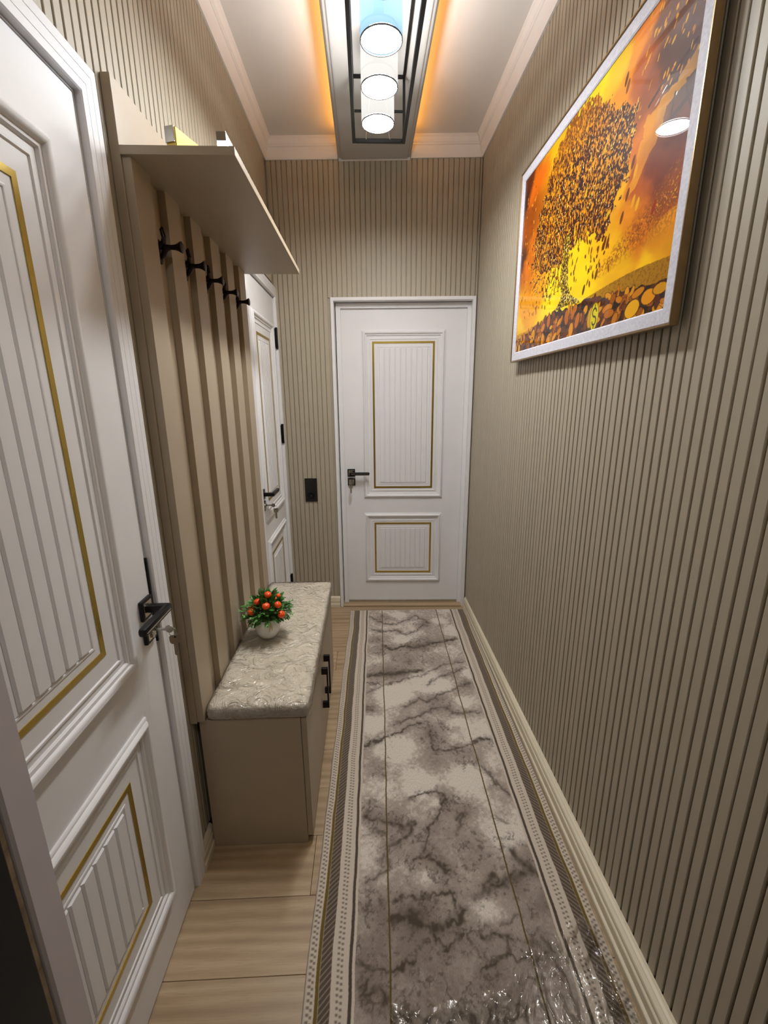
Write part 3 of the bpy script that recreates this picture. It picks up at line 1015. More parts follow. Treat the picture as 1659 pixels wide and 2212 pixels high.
def leaf_mesh(name, L, W, mat, fold=0.25):
    pts = [(0.0, 0.0), (0.18, 0.55), (0.45, 1.0), (0.72, 0.75), (0.9, 0.35), (1.0, 0.0)]
    vs, fs = [], []
    for t_, w_ in pts:
        z = 0.18 * L * math.sin(t_ * 2.4)
        vs += [(t_ * L, -w_ * W / 2, z + fold * w_ * W / 2), (t_ * L, 0, z), (t_ * L, w_ * W / 2, z + fold * w_ * W / 2)]
    for i in range(len(pts) - 1):
        a = i * 3
        fs += [(a, a + 1, a + 4, a + 3), (a + 1, a + 2, a + 5, a + 4)]
    mb_ = MB().add(vs, fs)
    o = mb_.build(name, mat, None, True, fix=False)
    md = o.modifiers.new('thick', 'SOLIDIFY'); md.thickness = 0.0006
    return o


leaf_a = leaf_mesh('leaf', 0.040, 0.021, M_LEAF)
leaf_b = leaf_mesh('leaf', 0.034, 0.020, M_LEAF2)
rng = random.Random(11)
protos = [leaf_a, leaf_b]
used = [False, False]
for i in range(150):
    az = i * 2.39996; el_ = math.radians(rng.uniform(-38, 85))
    d = Vector((math.cos(az) * math.cos(el_), math.sin(az) * math.cos(el_), math.sin(el_)))
    which = 0 if rng.random() < 0.72 else 1
    if not used[which]:
        o = protos[which]; used[which] = True
    else:
        o = protos[which].copy(); COL.objects.link(o)
    o.parent = plant
    rr = rng.uniform(0.030, 0.062)
    pos = FC + Vector((d.x * rr * 1.15, d.y * rr * 1.15, d.z * rr * 0.9))
    xax = (d + Vector((rng.uniform(-.4, .4), rng.uniform(-.4, .4), rng.uniform(-.35, .35)))).normalized()
    zax = (Vector((0, 0, 1)) - xax * xax.z)
    if zax.length < 0.1: zax = Vector((1, 0, 0)) - xax * xax.x
    zax.normalize(); yax = zax.cross(xax)
    m3 = Matrix((xax, yax, zax)).transposed()
    s_ = rng.uniform(0.75, 1.1)
    o.matrix_local = Matrix.Translation(pos) @ m3.to_4x4() @ Matrix.Diagonal((s_, s_, s_, 1))
# boxwood sprigs: countless tiny leaves, one object
mb = MB(); st = MB()
sp_dirs = []
for i in range(110):
    az = rng.uniform(0, 6.283); el_ = math.radians(rng.uniform(-25, 45))
    sp_dirs.append(Vector((math.cos(az) * math.cos(el_), math.sin(az) * math.cos(el_), math.sin(el_))))
sp_dirs += [Vector((-0.95, 0.2, 0.05)), Vector((-0.92, -0.1, 0.1)), Vector((0.95, 0.1, 0.12)), Vector((0.9, -0.25, 0.02)), Vector((-0.85, -0.2, -0.3)), Vector((0.9, 0.3, 0.3))]
for q, d in enumerate(sp_dirs):
    d.normalize()
    Ls = rng.uniform(0.060, 0.096) if q < 110 else rng.uniform(0.092, 0.108)
    base = FC + Vector((d.x, d.y, d.z)) * 0.012
    tip = FC + Vector((d.x * Ls * 1.0, d.y * Ls, d.z * Ls * 0.85 - 0.004))
    st.tube([base, (base + tip) / 2 + Vector((0, 0, 0.004)), tip], 0.0008, 4)
    side = d.cross(Vector((0, 0, 1))).normalized(); upd = side.cross(d)
    for k in range(9):
        f = 0.42 + 0.58 * k / 8
        pc = base.lerp(tip, f)
        for sgn in (-1, 1):
            a = rng.uniform(0.3, 0.9)
            ld = (d * 0.6 + side * sgn * a + upd * rng.uniform(-0.5, 0.6)).normalized()
            lw = ld.cross(upd + Vector((rng.uniform(-.5, .5), rng.uniform(-.5, .5), 0.2))).normalized() * 0.0036
            l_ = rng.uniform(0.009, 0.014)
            mb.add([pc, pc + ld * l_ * 0.5 + lw, pc + ld * l_, pc + ld * l_ * 0.5 - lw], [(0, 1, 2, 3)])
o = mb.build('sprig_leaves', M_SPRIG, plant, fix=False); o['kind'] = 'stuff'
st.build('stems', M_STEM, plant, True)
fr_me = None
# fruits placed in the view-facing half as in the photo (right, up offsets in metres about the crown centre) plus some behind
for (a, b, r_) in ((0.001, 0.058, 0.0145), (0.043, 0.056, 0.0095), (-0.038, 0.030, 0.0135), (-0.003, 0.012, 0.0150), (0.042, 0.018, 0.0140), (-0.057, -0.008, 0.0150), (0.058, -0.018, 0.0150)):
    dd = max(0.0, 0.074 ** 2 - a * a - b * b) ** 0.5
    pos = FC + right * a + upv * b + toc * (dd + 0.004)
    m = MB().lathe([(0.0, -0.93), (0.35, -0.88), (0.70, -0.66), (0.93, -0.32), (1.0, 0.02), (0.93, 0.36), (0.70, 0.66), (0.40, 0.80), (0.15, 0.78), (0.0, 0.74)], 20, cap=False)
    if fr_me is None:
        o = m.build('fruit', M_FRUIT, plant, True); fr_me = o
    else:
        o = fr_me.copy(); COL.objects.link(o); o.parent = plant
    q = (toc * 0.6 + upv * 0.5 + right * (a * 8)).to_track_quat('Z', 'Y')
    o.matrix_local = Matrix.Translation(pos) @ q.to_matrix().to_4x4() @ Matrix.Diagonal((r_, r_, r_, 1))
for az in (1.2, 2.2, 3.4):
    o = fr_me.copy(); COL.objects.link(o); o.parent = plant
    o.matrix_local = Matrix.Translation(FC + Vector((0.055 * math.cos(az), 0.055 * math.sin(az), 0.02))) @ Matrix.Diagonal((0.013, 0.013, 0.013, 1))
# small bow on the pot
MB().tube([(0.020, -0.046, 0.078), (0.022, -0.052, 0.060), (0.018, -0.051, 0.040)], [0.002, 0.0025, 0.001], 6).tube([(0.022, -0.046, 0.078), (0.028, -0.050, 0.060), (0.027, -0.049, 0.046)], [0.002, 0.0025, 0.001], 6).build('ribbon', plain('ribbon', C(205, 190, 130), 0.5), plant, True)

# ------------------------------------------------------------------ runner (rug)
RUG_VEINS=[(0.006,0.7,[(0.137,2.049),(0.234,1.958),(0.317,1.945),(0.404,2.007),(0.452,2.061),(0.539,1.96)]),(0.006,0.7,[(0.15,1.888),(0.231,1.846),(0.313,1.864),(0.37,1.803),(0.433,1.841),(0.505,1.94)]),(0.012,0.9,[(0.229,1.679),(0.285,1.643),(0.362,1.675),(0.419,1.656),(0.519,1.698),(0.618,1.722),(0.683,1.756)]),(0.018,1,[(0.135,1.385),(0.225,1.396),(0.294,1.394),(0.363,1.414),(0.425,1.426)]),(0.006,0.7,[(0.14,1.316),(0.223,1.301),(0.342,1.351),(0.429,1.376),(0.485,1.418),(0.572,1.475),(0.675,1.502)]),(0.008,0.7,[(0.455,1.301),(0.513,1.36),(0.557,1.373),(0.661,1.428)]),(0.005,0.6,[(0.138,1.24),(0.206,1.288)]),(0.008,0.7,[(0.328,1.128),(0.403,1.184),(0.447,1.159),(0.492,1.206),(0.58,1.253),(0.679,1.302)]),(0.008,0.7,[(0.277,1.012),(0.338,1.051),(0.39,1.06),(0.464,1.113),(0.527,1.123),(0.55,1.078),(0.687,1.08)]),(0.006,1,[(0.138,0.885),(0.19,0.908),(0.239,0.944),(0.289,0.952),(0.335,1.0),(0.394,1.018)]),(0.012,1,[(0.138,0.885),(0.176,0.903),(0.204,0.916)]),(0.006,0.8,[(0.426,0.977),(0.425,0.911),(0.432,0.857),(0.485,0.847),(0.555,0.863),(0.607,0.879),(0.647,0.905),(0.684,0.914)]),(0.012,1,[(0.617,0.898),(0.647,0.905),(0.682,0.909)]),(0.007,0.7,[(0.619,0.753),(0.647,0.713),(0.661,0.67),(0.691,0.626)]),(0.005,0.9,[(0.314,0.621),(0.37,0.648),(0.419,0.653),(0.446,0.632),(0.434,0.585),(0.403,0.53),(0.371,0.495),(0.355,0.449),(0.346,0.412)]),(0.009,0.8,[(0.143,0.541),(0.212,0.528),(0.277,0.503),(0.323,0.514),(0.287,0.479),(0.242,0.436),(0.226,0.43)]),(0.008,0.7,[(0.477,0.534),(0.51,0.558),(0.461,0.475)]),(0.005,0.6,[(0.157,0.482),(0.189,0.499),(0.216,0.48)]),(0.005,0.6,[(0.199,0.375),(0.22,0.415)]),(0.006,0.9,[(0.312,0.387),(0.36,0.396),(0.397,0.37),(0.42,0.351)]),(0.006,0.6,[(0.592,0.538),(0.628,0.525),(0.652,0.512)]),(0.005,0.9,[(0.248,0.265),(0.295,0.285),(0.311,0.268),(0.353,0.278),(0.424,0.293),(0.428,0.277),(0.416,0.241)]),(0.01,1,[(0.223,0.215),(0.268,0.224),(0.3,0.209),(0.348,0.189),(0.387,0.198),(0.422,0.212),(0.449,0.235)]),(0.022,0.8,[(0.28,0.229),(0.307,0.223),(0.3,0.209)]),(0.014,1,[(0.423,0.221),(0.444,0.238)]),(0.012,0.8,[(0.484,0.27),(0.529,0.29),(0.576,0.311),(0.623,0.328),(0.686,0.338)]),(0.014,0.8,[(0.69,0.332),(0.675,0.356),(0.636,0.412)]),(0.008,0.8,[(0.569,0.328),(0.491,0.275)]),(0.005,0.8,[(0.351,0.175),(0.375,0.157),(0.373,0.144),(0.397,0.165),(0.427,0.179)]),(0.005,0.8,[(0.473,0.169),(0.511,0.17),(0.548,0.17),(0.563,0.167),(0.547,0.128),(0.575,0.119),(0.601,0.12)]),(0.005,0.9,[(0.547,0.128),(0.501,0.108),(0.465,0.089)]),(0.005,0.9,[(0.139,0.115),(0.175,0.106),(0.2,0.098),(0.21,0.086),(0.251,0.101),(0.288,0.125)]),(0.006,0.8,[(0.145,0.071),(0.165,0.079),(0.151,0.057),(0.166,0.049),(0.195,0.064),(0.209,0.052),(0.204,0.03)]),(0.007,0.8,[(0.232,0.012),(0.292,0.004),(0.385,0.006),(0.431,0.001)]),(0.005,0.6,[(0.546,0.204),(0.602,0.222)]),(0.006,0.7,[(0.611,0.148),(0.651,0.156),(0.669,0.134)]),(0.006,0.7,[(0.16,0.326),(0.215,0.359),(0.243,0.44),(0.283,0.466)])]
RUG_GREY=[((0.19,1.752),0.036),((0.19,1.629),0.036),((0.458,1.672),0.065),((0.354,1.542),0.049),((0.501,1.554),0.045),((0.26,1.423),0.049),((0.483,1.136),0.053),((0.437,0.948),0.057),((0.439,0.797),0.049),((0.159,1.121),0.02),((0.189,0.763),0.036),((0.166,0.572),0.036),((0.235,0.54),0.049),((0.286,0.451),0.061),((0.465,0.565),0.053),((0.493,0.42),0.061),((0.379,0.347),0.061),((0.234,2.034),0.032),((0.484,1.941),0.036),((0.654,1.303),0.024),((0.69,0.405),0.045),((0.539,0.812),0.049),((0.415,0.5),0.036),((0.173,0.246),0.037),((0.175,0.152),0.04),((0.463,0.147),0.049),((0.306,0.15),0.043),((0.68,0.236),0.037),((0.62,0.143),0.04),((0.347,0.068),0.061),((0.176,0.06),0.037),((0.494,0.064),0.061),((0.342,0.242),0.034),((0.618,0.31),0.037),((0.246,0.015),0.046)]
RUG_LIGHT=[((0.344,2.077),0.024),((0.615,1.979),0.032),((0.347,1.748),0.028),((0.464,1.307),0.065),((0.286,1.235),0.049),((0.61,1.156),0.036),((0.679,1.384),0.02),((0.175,1.013),0.028),((0.278,0.87),0.045),((0.348,0.676),0.041),((0.636,0.953),0.036),((0.554,0.716),0.049),((0.629,0.472),0.036),((0.582,1.004),0.024),((0.353,0.333),0.027),((0.51,0.234),0.024),((0.663,1.874),0.024),((0.412,0.599),0.02)]
RA = math.atan(0.05 / 2.15)
RO = (-0.187, 0.73)
RW, RT0, RT1 = 0.830, -0.62, 2.152


def rug_xy(s, t):
    ca, sa = math.cos(RA), math.sin(RA)
    return RO[0] + s * ca + t * sa, RO[1] - s * sa + t * ca


def make_rug():
    nx, ny = 278, 926
    S = np.linspace(0, RW, nx); Tt = np.linspace(RT0, RT1, ny)
    s, t = np.meshgrid(S, Tt)
    ca, sa = math.cos(RA), math.sin(RA)
    X = RO[0] + s * ca + t * sa; Y = RO[1] - s * sa + t * ca
    # wavy lie of the border, pile rounding at the edges
    wob = (vnoise(nx, ny, 1, 9, 5, 2) - 0.5) * 0.010
    X = X + wob * sstep(0.25, 0.0, s)
    edge = np.minimum(np.minimum(s, RW - s), RT1 - t)
    Z = 0.0015 + 0.0095 * sstep(0, 0.006, edge) + (vnoise(nx, ny, 6, 20, 9, 3) - 0.5) * 0.003 * sstep(0, .03, edge)
    # where the runner meets the right baseboard it bends up against it
    lim = XR - 0.019 * (0.85 + (3.3 - 0.85) * (D - 0.02 - Y) / (D - 0.02 - Y0 - 0.01)) - 0.003
    over = np.clip(X - (lim - 0.010), 0, None)
    bend = np.clip(over / 0.020, 0, 1)
    up = np.where(over > 0, np.where(over < 0.02, 0.010 * bend ** 2, 0.010 + (over - 0.02)), 0)
    Xn = np.where(over > 0, (lim - 0.010) + np.where(over < 0.02, over * (1 - 0.5 * bend), 0.010), X)
    Z = Z + up
    P = np.stack([Xn - 0.010 * (up > 0) * np.clip(up / 0.02, 0, 1) * 0.4, Y, Z], -1)
    # marbled tone: 1 light, 0 dark
    n1 = vnoise(nx, ny, 5, 14, 21, 5, 0.6); n2 = vnoise(nx, ny, 14, 34, 22, 4, 0.65); n3 = vnoise(nx, ny, 90, 280, 23, 2)
    wx = (vnoise(nx, ny, 12, 36, 31, 4, 0.6) - 0.5) * 0.05; wy = (vnoise(nx, ny, 12, 36, 32, 4, 0.6) - 0.5) * 0.05
    sw, tw = s + wx, t + wy
    tone = 0.64 + (n1 - 0.5) * 0.85 + (n2 - 0.5) * 0.45
    g = np.zeros_like(s); li = np.zeros_like(s)
    for (c, r) in RUG_GREY:
        r *= 1.5
        g = np.maximum(g, np.exp(-(((sw - c[0]) / (r * 1.15)) ** 2 + ((tw - c[1]) / r) ** 2)))
    for (c, r) in RUG_LIGHT:
        r *= 1.45
        li = np.maximum(li, np.exp(-(((sw - c[0]) / (r * 1.25)) ** 2 + ((tw - c[1]) / r) ** 2)))
    tone = tone - 0.42 * g * (0.6 + 0.8 * n2) + 0.55 * li
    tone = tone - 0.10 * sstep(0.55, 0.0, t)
    jx = (vnoise(nx, ny, 34, 100, 41, 3, 0.7) - 0.5) * 0.036; jy = (vnoise(nx, ny, 34, 100, 42, 3, 0.7) - 0.5) * 0.036
    sj, tj = s + jx, t + jy
    vein = np.zeros_like(s); halo = np.zeros_like(s)
    brk = 0.30 + 1.15 * vnoise(nx, ny, 60, 170, 43, 2)
    for (w, a, L) in RUG_VEINS:
        for (p, q) in zip(L[:-1], L[1:]):
            pad = 0.11
            m = (s > min(p[0], q[0]) - pad) & (s < max(p[0], q[0]) + pad) & (t > min(p[1], q[1]) - pad) & (t < max(p[1], q[1]) + pad)
            if not m.any(): continue
            dx, dy = q[0] - p[0], q[1] - p[1]; L2 = dx * dx + dy * dy + 1e-9
            u = np.clip(((sj[m] - p[0]) * dx + (tj[m] - p[1]) * dy) / L2, 0, 1)
            ds = np.hypot(sj[m] - p[0] - u * dx, tj[m] - p[1] - u * dy)
            vein[m] = np.maximum(vein[m], 1.25 * a * np.exp(-(ds / (w * 1.1)) ** 2) * np.clip(brk[m], 0, 1))
            halo[m] = np.maximum(halo[m], a * np.exp(-(ds / (w * 4.5)) ** 2))
    # faint net of extra veins
    rid = 1 - np.abs(vnoise(nx, ny, 9, 26, 51, 6, 0.72) - 0.5) * 2
    net = sstep(0.88, 0.985, rid) * sstep(0.38, 0.60, n1 * 0.5 + g * 0.6) * sstep(.35, .6, n3 * .5 + vnoise(nx, ny, 40, 110, 52, 2) * .5)
    tone = np.clip(tone - 0.34 * halo * (n2 + .3) * (0.5 + n3) + (n3 - 0.5) * 0.42, 0, 1)
    c_light, c_mid, c_dark, c_vein = s2l([240, 231, 218]), s2l([190, 177, 165]), s2l([150, 136, 125]), s2l([72, 62, 50])
    tt = tone[..., None]
    col = np.where(tt > 0.5, c_mid + (c_light - c_mid) * np.clip((tt - 0.5) / 0.28, 0, 1), c_dark + (c_mid - c_dark) * np.clip(tt / 0.5, 0, 1))
    scr = sstep(0.60, 0.80, vnoise(nx, ny, 70, 230, 53, 3, 0.7)) * sstep(0.15, 0.6, halo + 0.35 * g)
    vv = np.clip(np.maximum(np.maximum(vein, 0.75 * net), 0.62 * scr), 0, 1)[..., None]
    col = col * (1 - vv * 0.95) + c_vein * vv * 0.95
    t_ = NT('marble_runner')
    at = t_.n('ShaderNodeAttribute'); at.attribute_name = 'print'
    uvn = t_.n('ShaderNodeUVMap')
    sx = t_.n('ShaderNodeSeparateXYZ'); t_.set(sx.inputs[0], uvn.outputs[0])
    s0, t0 = sx.outputs[0], sx.outputs[1]
    nz = t_.noise(uvn.outputs[0], 7.0, 2)
    fine = t_.noise(uvn.outputs[0], 900.0, 2)
    mpz = t_.n('ShaderNodeMapping'); mpz.inputs['Scale'].default_value = (420, 150, 1); t_.set(mpz.inputs[0], uvn.outputs[0])
    pile = t_.noise(mpz.outputs[0], 1.0, 2)
    e0 = t_.m('MINIMUM', s0, t_.m('SUBTRACT', RW, s0))
    e = t_.m('ADD', e0, t_.m('ADD', t_.m('MULTIPLY', t_.m('SUBTRACT', nz, 0.5), 0.010), t_.m('MULTIPLY', t_.m('SUBTRACT', pile, 0.5), 0.0030)))

    def band(lo, hi, soft=0.0012):
        a = t_.n('ShaderNodeMapRange'); t_.set(a.inputs[0], e); a.inputs[1].default_value = lo - soft; a.inputs[2].default_value = lo + soft
        b = t_.n('ShaderNodeMapRange'); t_.set(b.inputs[0], e); b.inputs[1].default_value = hi + soft; b.inputs[2].default_value = hi - soft
        return t_.m('MULTIPLY', a.outputs[0], b.outputs[0])

    def dots(period, centre, half, phase=0.0):
        wv = t_.m('SINE', t_.m('ADD', t_.m('MULTIPLY', t0, 6.28318 / period), phase))
        r = t_.n('ShaderNodeMapRange'); t_.set(r.inputs[0], wv); r.inputs[1].default_value = -0.55; r.inputs[2].default_value = 0.85
        return t_.m('MULTIPLY', r.outputs[0], band(centre - half, centre + half, 0.0018))
    cream = t_.mix(fine, C(196, 182, 165), C(226, 214, 198))
    grey = t_.mix(fine, C(120, 106, 94), C(150, 136, 122))
    col_n = t_.mix(t_.m('MULTIPLY', t_.m('MAXIMUM', t_.m('SUBTRACT', pile, 0.30), 0.0), 0.85), at.outputs[0], C(96, 84, 72))
    col_n = t_.mix(band(0.2200, 0.2250, 0.0008), col_n, C(98, 82, 40))
    bord = cream
    bord = t_.mix(t_.m('MAXIMUM', dots(0.0135, 0.0125, 0.0040), dots(0.0135, 0.0205, 0.0032, 2.2)), bord, grey)
    bord = t_.mix(band(0.0285, 0.0380), bord, C(112, 92, 36))
    diag = t_.m('SINE', t_.m('ADD', t_.m('MULTIPLY', t0, 6.28318 / 0.0150), t_.m('MULTIPLY', e, -430.0)))
    dg = t_.n('ShaderNodeMapRange'); t_.set(dg.inputs[0], diag); dg.inputs[1].default_value = 0.1; dg.inputs[2].default_value = 0.9
    hb = t_.mix(t_.m('MULTIPLY', dg.outputs[0], 0.75), C(92, 80, 68), C(152, 136, 120))
    bord = t_.mix(band(0.0385, 0.068), bord, hb)
    bord = t_.mix(t_.m('MAXIMUM', dots(0.0125, 0.0850, 0.0034), dots(0.0125, 0.0945, 0.0034, 1.6)), bord, grey)
    bord = t_.mix(band(0.1135, 0.1225), bord, C(84, 73, 62))
    isb = t_.n('ShaderNodeMapRange'); t_.set(isb.inputs[0], e); isb.inputs[1].default_value = 0.1310; isb.inputs[2].default_value = 0.1290
    final = t_.mix(isb.outputs[0], col_n, bord)
    p = t_.principled(Base_Color=final, Roughness=0.95)
    p.inputs['Specular IOR Level'].default_value = 0.15
    p.inputs['Sheen Weight'].default_value = 0.25
    t_.set(p.inputs['Normal'], t_.bump(t_.m('ADD', pile, fine), 0.55, 0.003))
    o = grid_mesh('runner_rug', P, t_.mat, col, np.stack([s, t], -1))
    md = o.modifiers.new('thick', 'SOLIDIFY'); md.thickness = 0.002; md.offset = -1
    return tag(o, 'long grey and cream marbled runner rug with striped borders on the corridor floor', 'rug')


make_rug()

# clear plastic film lying over the near right corner of the runner
nx, ny = 150, 130
uu, vv = np.meshgrid(np.linspace(0, 1, nx), np.linspace(0, 1, ny))
sF = 0.22 + uu * 0.60
eF = 0.012 + 0.19 * sstep(0.15, 1.0, uu) + (vnoise(nx, 2, 7, 1, 77, 3)[0][None, :] - 0.5) * 0.07
tF = -0.45 + vv * (eF + 0.45)
XF, YF = rug_xy(sF, tF)
r1 = np.abs(vnoise(nx, ny, 9, 7, 81, 3, 0.5) - 0.5); r2 = np.abs(vnoise(nx, ny, 14, 10, 82, 2) - 0.5)
ZF = 0.0185 + 0.030 * np.clip(0.16 - r1, 0, 1) / 0.16 * 0.6 + 0.010 * np.clip(0.12 - r2, 0, 1) / 0.12 + 0.006 * vnoise(nx, ny, 3, 3, 83, 2)
XF = np.minimum(XF, XR - 0.019 * (0.85 + 2.45 * (D - YF) / (D - Y0)) - 0.012)
film = grid_mesh('plastic_film', np.stack([XF, YF, ZF], -1), film_mat('clear_film', 24, 0.22, 0.07, (1, 1, 1), 0.3, 0.10, (1, 1, 1, 1)))
tag(film, 'crumpled clear plastic film over the near right corner of the runner', 'plastic film')

# ------------------------------------------------------------------ framed picture
PY0, PY1, PZ0, PZ1 = 0.996, 2.086, 1.630, 2.366       # outer frame
PFX = 0.656
pict = empty('framed_picture', (XR, (PY0 + PY1) / 2, PZ0))
tag(pict, 'framed glossy print of a golden coin tree on the right wall', 'picture')
# local x = towards the camera end (world -y), -y = out of the wall
pict.matrix_world = Matrix.Translation((PFX, PY1, PZ0)) @ Matrix.Rotation(-math.pi / 2, 4, 'Z')
PWd, PHt = PY1 - PY0, PZ1 - PZ0
fp = [(0, -0.017), (0, 0.0), (-0.0012, 0.0012), (-0.0045, 0.0012), (-0.006, -0.002), (-0.006, -0.017)]
for (nm, a, b) in (('frame_rail', (0, 0, -1, -1), (PWd, 0, 1, -1)), ('frame_rail', (PWd, PHt, 1, 1), (0, PHt, -1, 1)), ('frame_stile', (PWd, 0, 1, -1), (PWd, PHt, 1, 1)), ('frame_stile', (0, PHt, -1, 1), (0, 0, -1, -1))):
    vs = []
    for (x, z, sx_, sz_) in (a, b):
        for d_, h_ in fp:
            vs.append((x + sx_ * d_, -h_, z + sz_ * d_))
    n = len(fp)
    MB().add(vs, [(i, (i + 1) % n, n + (i + 1) % n, n + i) for i in range(n)] + [tuple(range(n)), tuple(range(2 * n - 1, n - 1, -1))]).build(nm, M_FRAME, pict)
M_MAT = plain('silver_mat', C(206, 205, 214), 0.6, 0.0, var=0.10, scale=160, bump=0.35, bscale=260, spec=0.2)
mt = MB().sweep_frame(0.007, PWd - 0.007, 0.007, PHt - 0.007, [(0, -0.012), (0, -0.0025), (-0.030, -0.0030), (-0.0335, -0.0055), (-0.0335, -0.012)])
mt.build('mat_border', M_MAT, pict)
MB().box(0.0065, PWd - 0.0065, 0.0125, 0.0165, 0.0065, PHt - 0.0065).build('backing', M_DARK, pict)
for zz in (0.05, PHt - 0.05):
    for xx in (0.06, PWd - 0.06):
        MB().box(xx - 0.012, xx + 0.012, 0.0166, XR - PFX - 0.0002, zz - 0.012, zz + 0.012).build('wall_spacer', M_DARK, pict)


def poly_mask(u, v, pts):
    ins = np.zeros(u.shape, bool)
    n = len(pts)
    for i in range(n):
        (x0, y0), (x1, y1) = pts[i], pts[(i + 1) % n]
        c = ((y0 > v) != (y1 > v)) & (u < (x1 - x0) * (v - y0) / ((y1 - y0) if y1 != y0 else 1e-9) + x0)
        ins ^= c
    return ins


def paint_picture(nx, ny):
    asp = 1.02 / 0.675
    u, v = np.meshgrid(np.linspace(0, 1, nx), np.linspace(0, 1, ny))
    rng = np.random.RandomState(3)
    wu = u + (vnoise(nx, ny, 6, 5, 61, 5) - 0.5) * 0.16; wv = v + (vnoise(nx, ny, 6, 5, 62, 5) - 0.5) * 0.16
    CPts = [(0, .88, 84, 44, 40), (.0, .6, 92, 52, 38), (.05, .75, 170, 95, 20), (.1, .53, 214, 130, 16), (.08, .22, 232, 172, 30), (.02, .12, 240, 200, 60), (.13, .93, 222, 124, 10), (.02, 1, 120, 60, 30),
            (.3, 1, 235, 190, 30), (.42, 1.02, 238, 222, 120), (.55, 1.02, 238, 220, 90), (.67, .976, 240, 205, 16), (.69, .825, 236, 160, 8), (.75, .93, 242, 165, 8), (.81, .85, 196, 112, 34), (.85, .764, 172, 96, 28),
            (.87, .924, 124, 82, 64), (.98, .81, 112, 86, 84), (.915, .794, 112, 78, 66), (.97, .67, 96, 62, 50), (1, 1, 118, 94, 92), (.8, 1, 236, 150, 20), (.82, .62, 226, 140, 8), (.76, .5, 246, 192, 8), (.85, .47, 196, 106, 8),
            (.95, .45, 140, 64, 8), (1, .5, 120, 50, 10), (.98, .37, 176, 96, 14), (.87, .33, 222, 136, 8), (.8, .4, 236, 160, 12), (.965, .277, 226, 160, 16), (.92, .2, 250, 206, 16), (.78, .2, 234, 186, 14), (.7, .3, 242, 190, 10),
            (.6, .25, 250, 222, 16), (.55, .35, 250, 218, 16), (.5, .2, 250, 232, 60), (.62, .165, 248, 232, 150), (.45, .6, 180, 110, 26), (.3, .2, 244, 220, 40), (.2, .3, 236, 172, 18), (.36, .2, 246, 226, 60)]
    num = np.zeros((ny, nx, 3)); den = np.zeros((ny, nx))
    for (a, b, r, g, bl) in CPts:
        d2 = (wu - a) ** 2 * 1.6 + (wv - b) ** 2 + 1e-4
        w = 1 / d2 ** 2
        den += w; num += w[..., None] * np.array([r, g, bl], float)
    img = num / den[..., None]
    cl = vnoise(nx, ny, 5, 9, 63, 5, 0.6)
    img *= (0.90 + 0.20 * cl)[..., None]

    def blend(mask, colr):
        nonlocal img
        m = np.clip(mask, 0, 1)[..., None]
        img = img * (1 - m) + np.asarray(colr, float) * m
    # billowing cloud on the right
    cloud = poly_mask(u + (vnoise(nx, ny, 30, 24, 64, 3) - .5) * 0.03, v + (vnoise(nx, ny, 30, 24, 65, 3) - .5) * 0.03,
                      [(.80, .50), (.822, .578), (.825, .646), (.846, .668), (.872, .675), (.896, .69), (.92, .684), (.95, .70), (1, .73), (1, .67), (.95, .655), (.905, .640), (.90, .60), (.885, .56), (.855, .52), (.82, .46), (.77, .44)])
    blend(cloud * (0.35 + 0.6 * vnoise(nx, ny, 12, 12, 69, 3)), [244, 186, 14])
    # glitter band
    cell = vnoise(nx, ny, nx / 3.2, ny / 3.2, 66, 1); cell2 = vnoise(nx, ny, nx / 2.4, ny / 2.4, 67, 1)
    dband = np.abs(v - (0.235 + (u - 0.69) * 0.42)) / (0.025 + 0.10 * np.clip((u - 0.66) / 0.34, 0, 1))
    mb_ = np.clip(1 - dband, 0, 1) * (u > 0.66) * (cell > 0.52)
    blend(mb_ * 0.8, [150, 88, 10]); blend(np.clip(1 - dband, 0, 1) * (u > 0.68) * (cell2 > 0.80) * 0.9, [246, 190, 80])
    # hills
    hill = (v < 0.158 + 0.012 * np.sin(u * 9)) & (u > 0.60 + (0.16 - v))
    hn = vnoise(nx, ny, nx / 3, ny / 3, 68, 1)
    blend(hill * 1.0, [188, 142, 18]); blend(hill * (hn > 0.6) * 0.6, [150, 108, 12])
    hill2 = (v < 0.110 + 0.05 * np.clip((u - .15) / .25, 0, 1)) & (u < 0.40)
    blend(hill2 * 0.7, [200, 150, 50])
    # glow behind the trunk
    glow = np.exp(-(((u - 0.56) / 0.13) ** 2 + ((v - 0.22) / 0.13) ** 2))
    blend(glow * 0.5, [250, 222, 30])

    def ell(cu, cv, a, b, ang, colr, rim=None, alpha=1.0):
        nonlocal img
        R_ = max(a, b) * 1.2
        i1 = int(min(nx, (cu + R_) * nx + 2))
        j0, j1 = max(0, int((cv - R_ * asp) * ny) - 1), int(min(ny, (cv + R_ * asp) * ny + 2))
        i0 = int(max(0, (cu - R_) * nx - 1))
        if i1 <= i0 or j1 <= j0: return
        du = u[j0:j1, i0:i1] - cu; dv = (v[j0:j1, i0:i1] - cv) / asp
        c_, s_ = math.cos(ang), math.sin(ang)
        x_ = (du * c_ + dv * s_) / a; y_ = (-du * s_ + dv * c_) / b
        r_ = np.hypot(x_, y_)
        m = np.clip((1 - r_) * 6, 0, 1)[..., None] * alpha
        cc_ = np.broadcast_to(np.asarray(colr, float), du.shape + (3,)).copy()
        if rim is not None:
            rm = ((r_ > 0.82))[..., None]
            cc_ = np.where(rm, np.asarray(rim, float), cc_)
        img[j0:j1, i0:i1] = img[j0:j1, i0:i1] * (1 - m) + cc_ * m

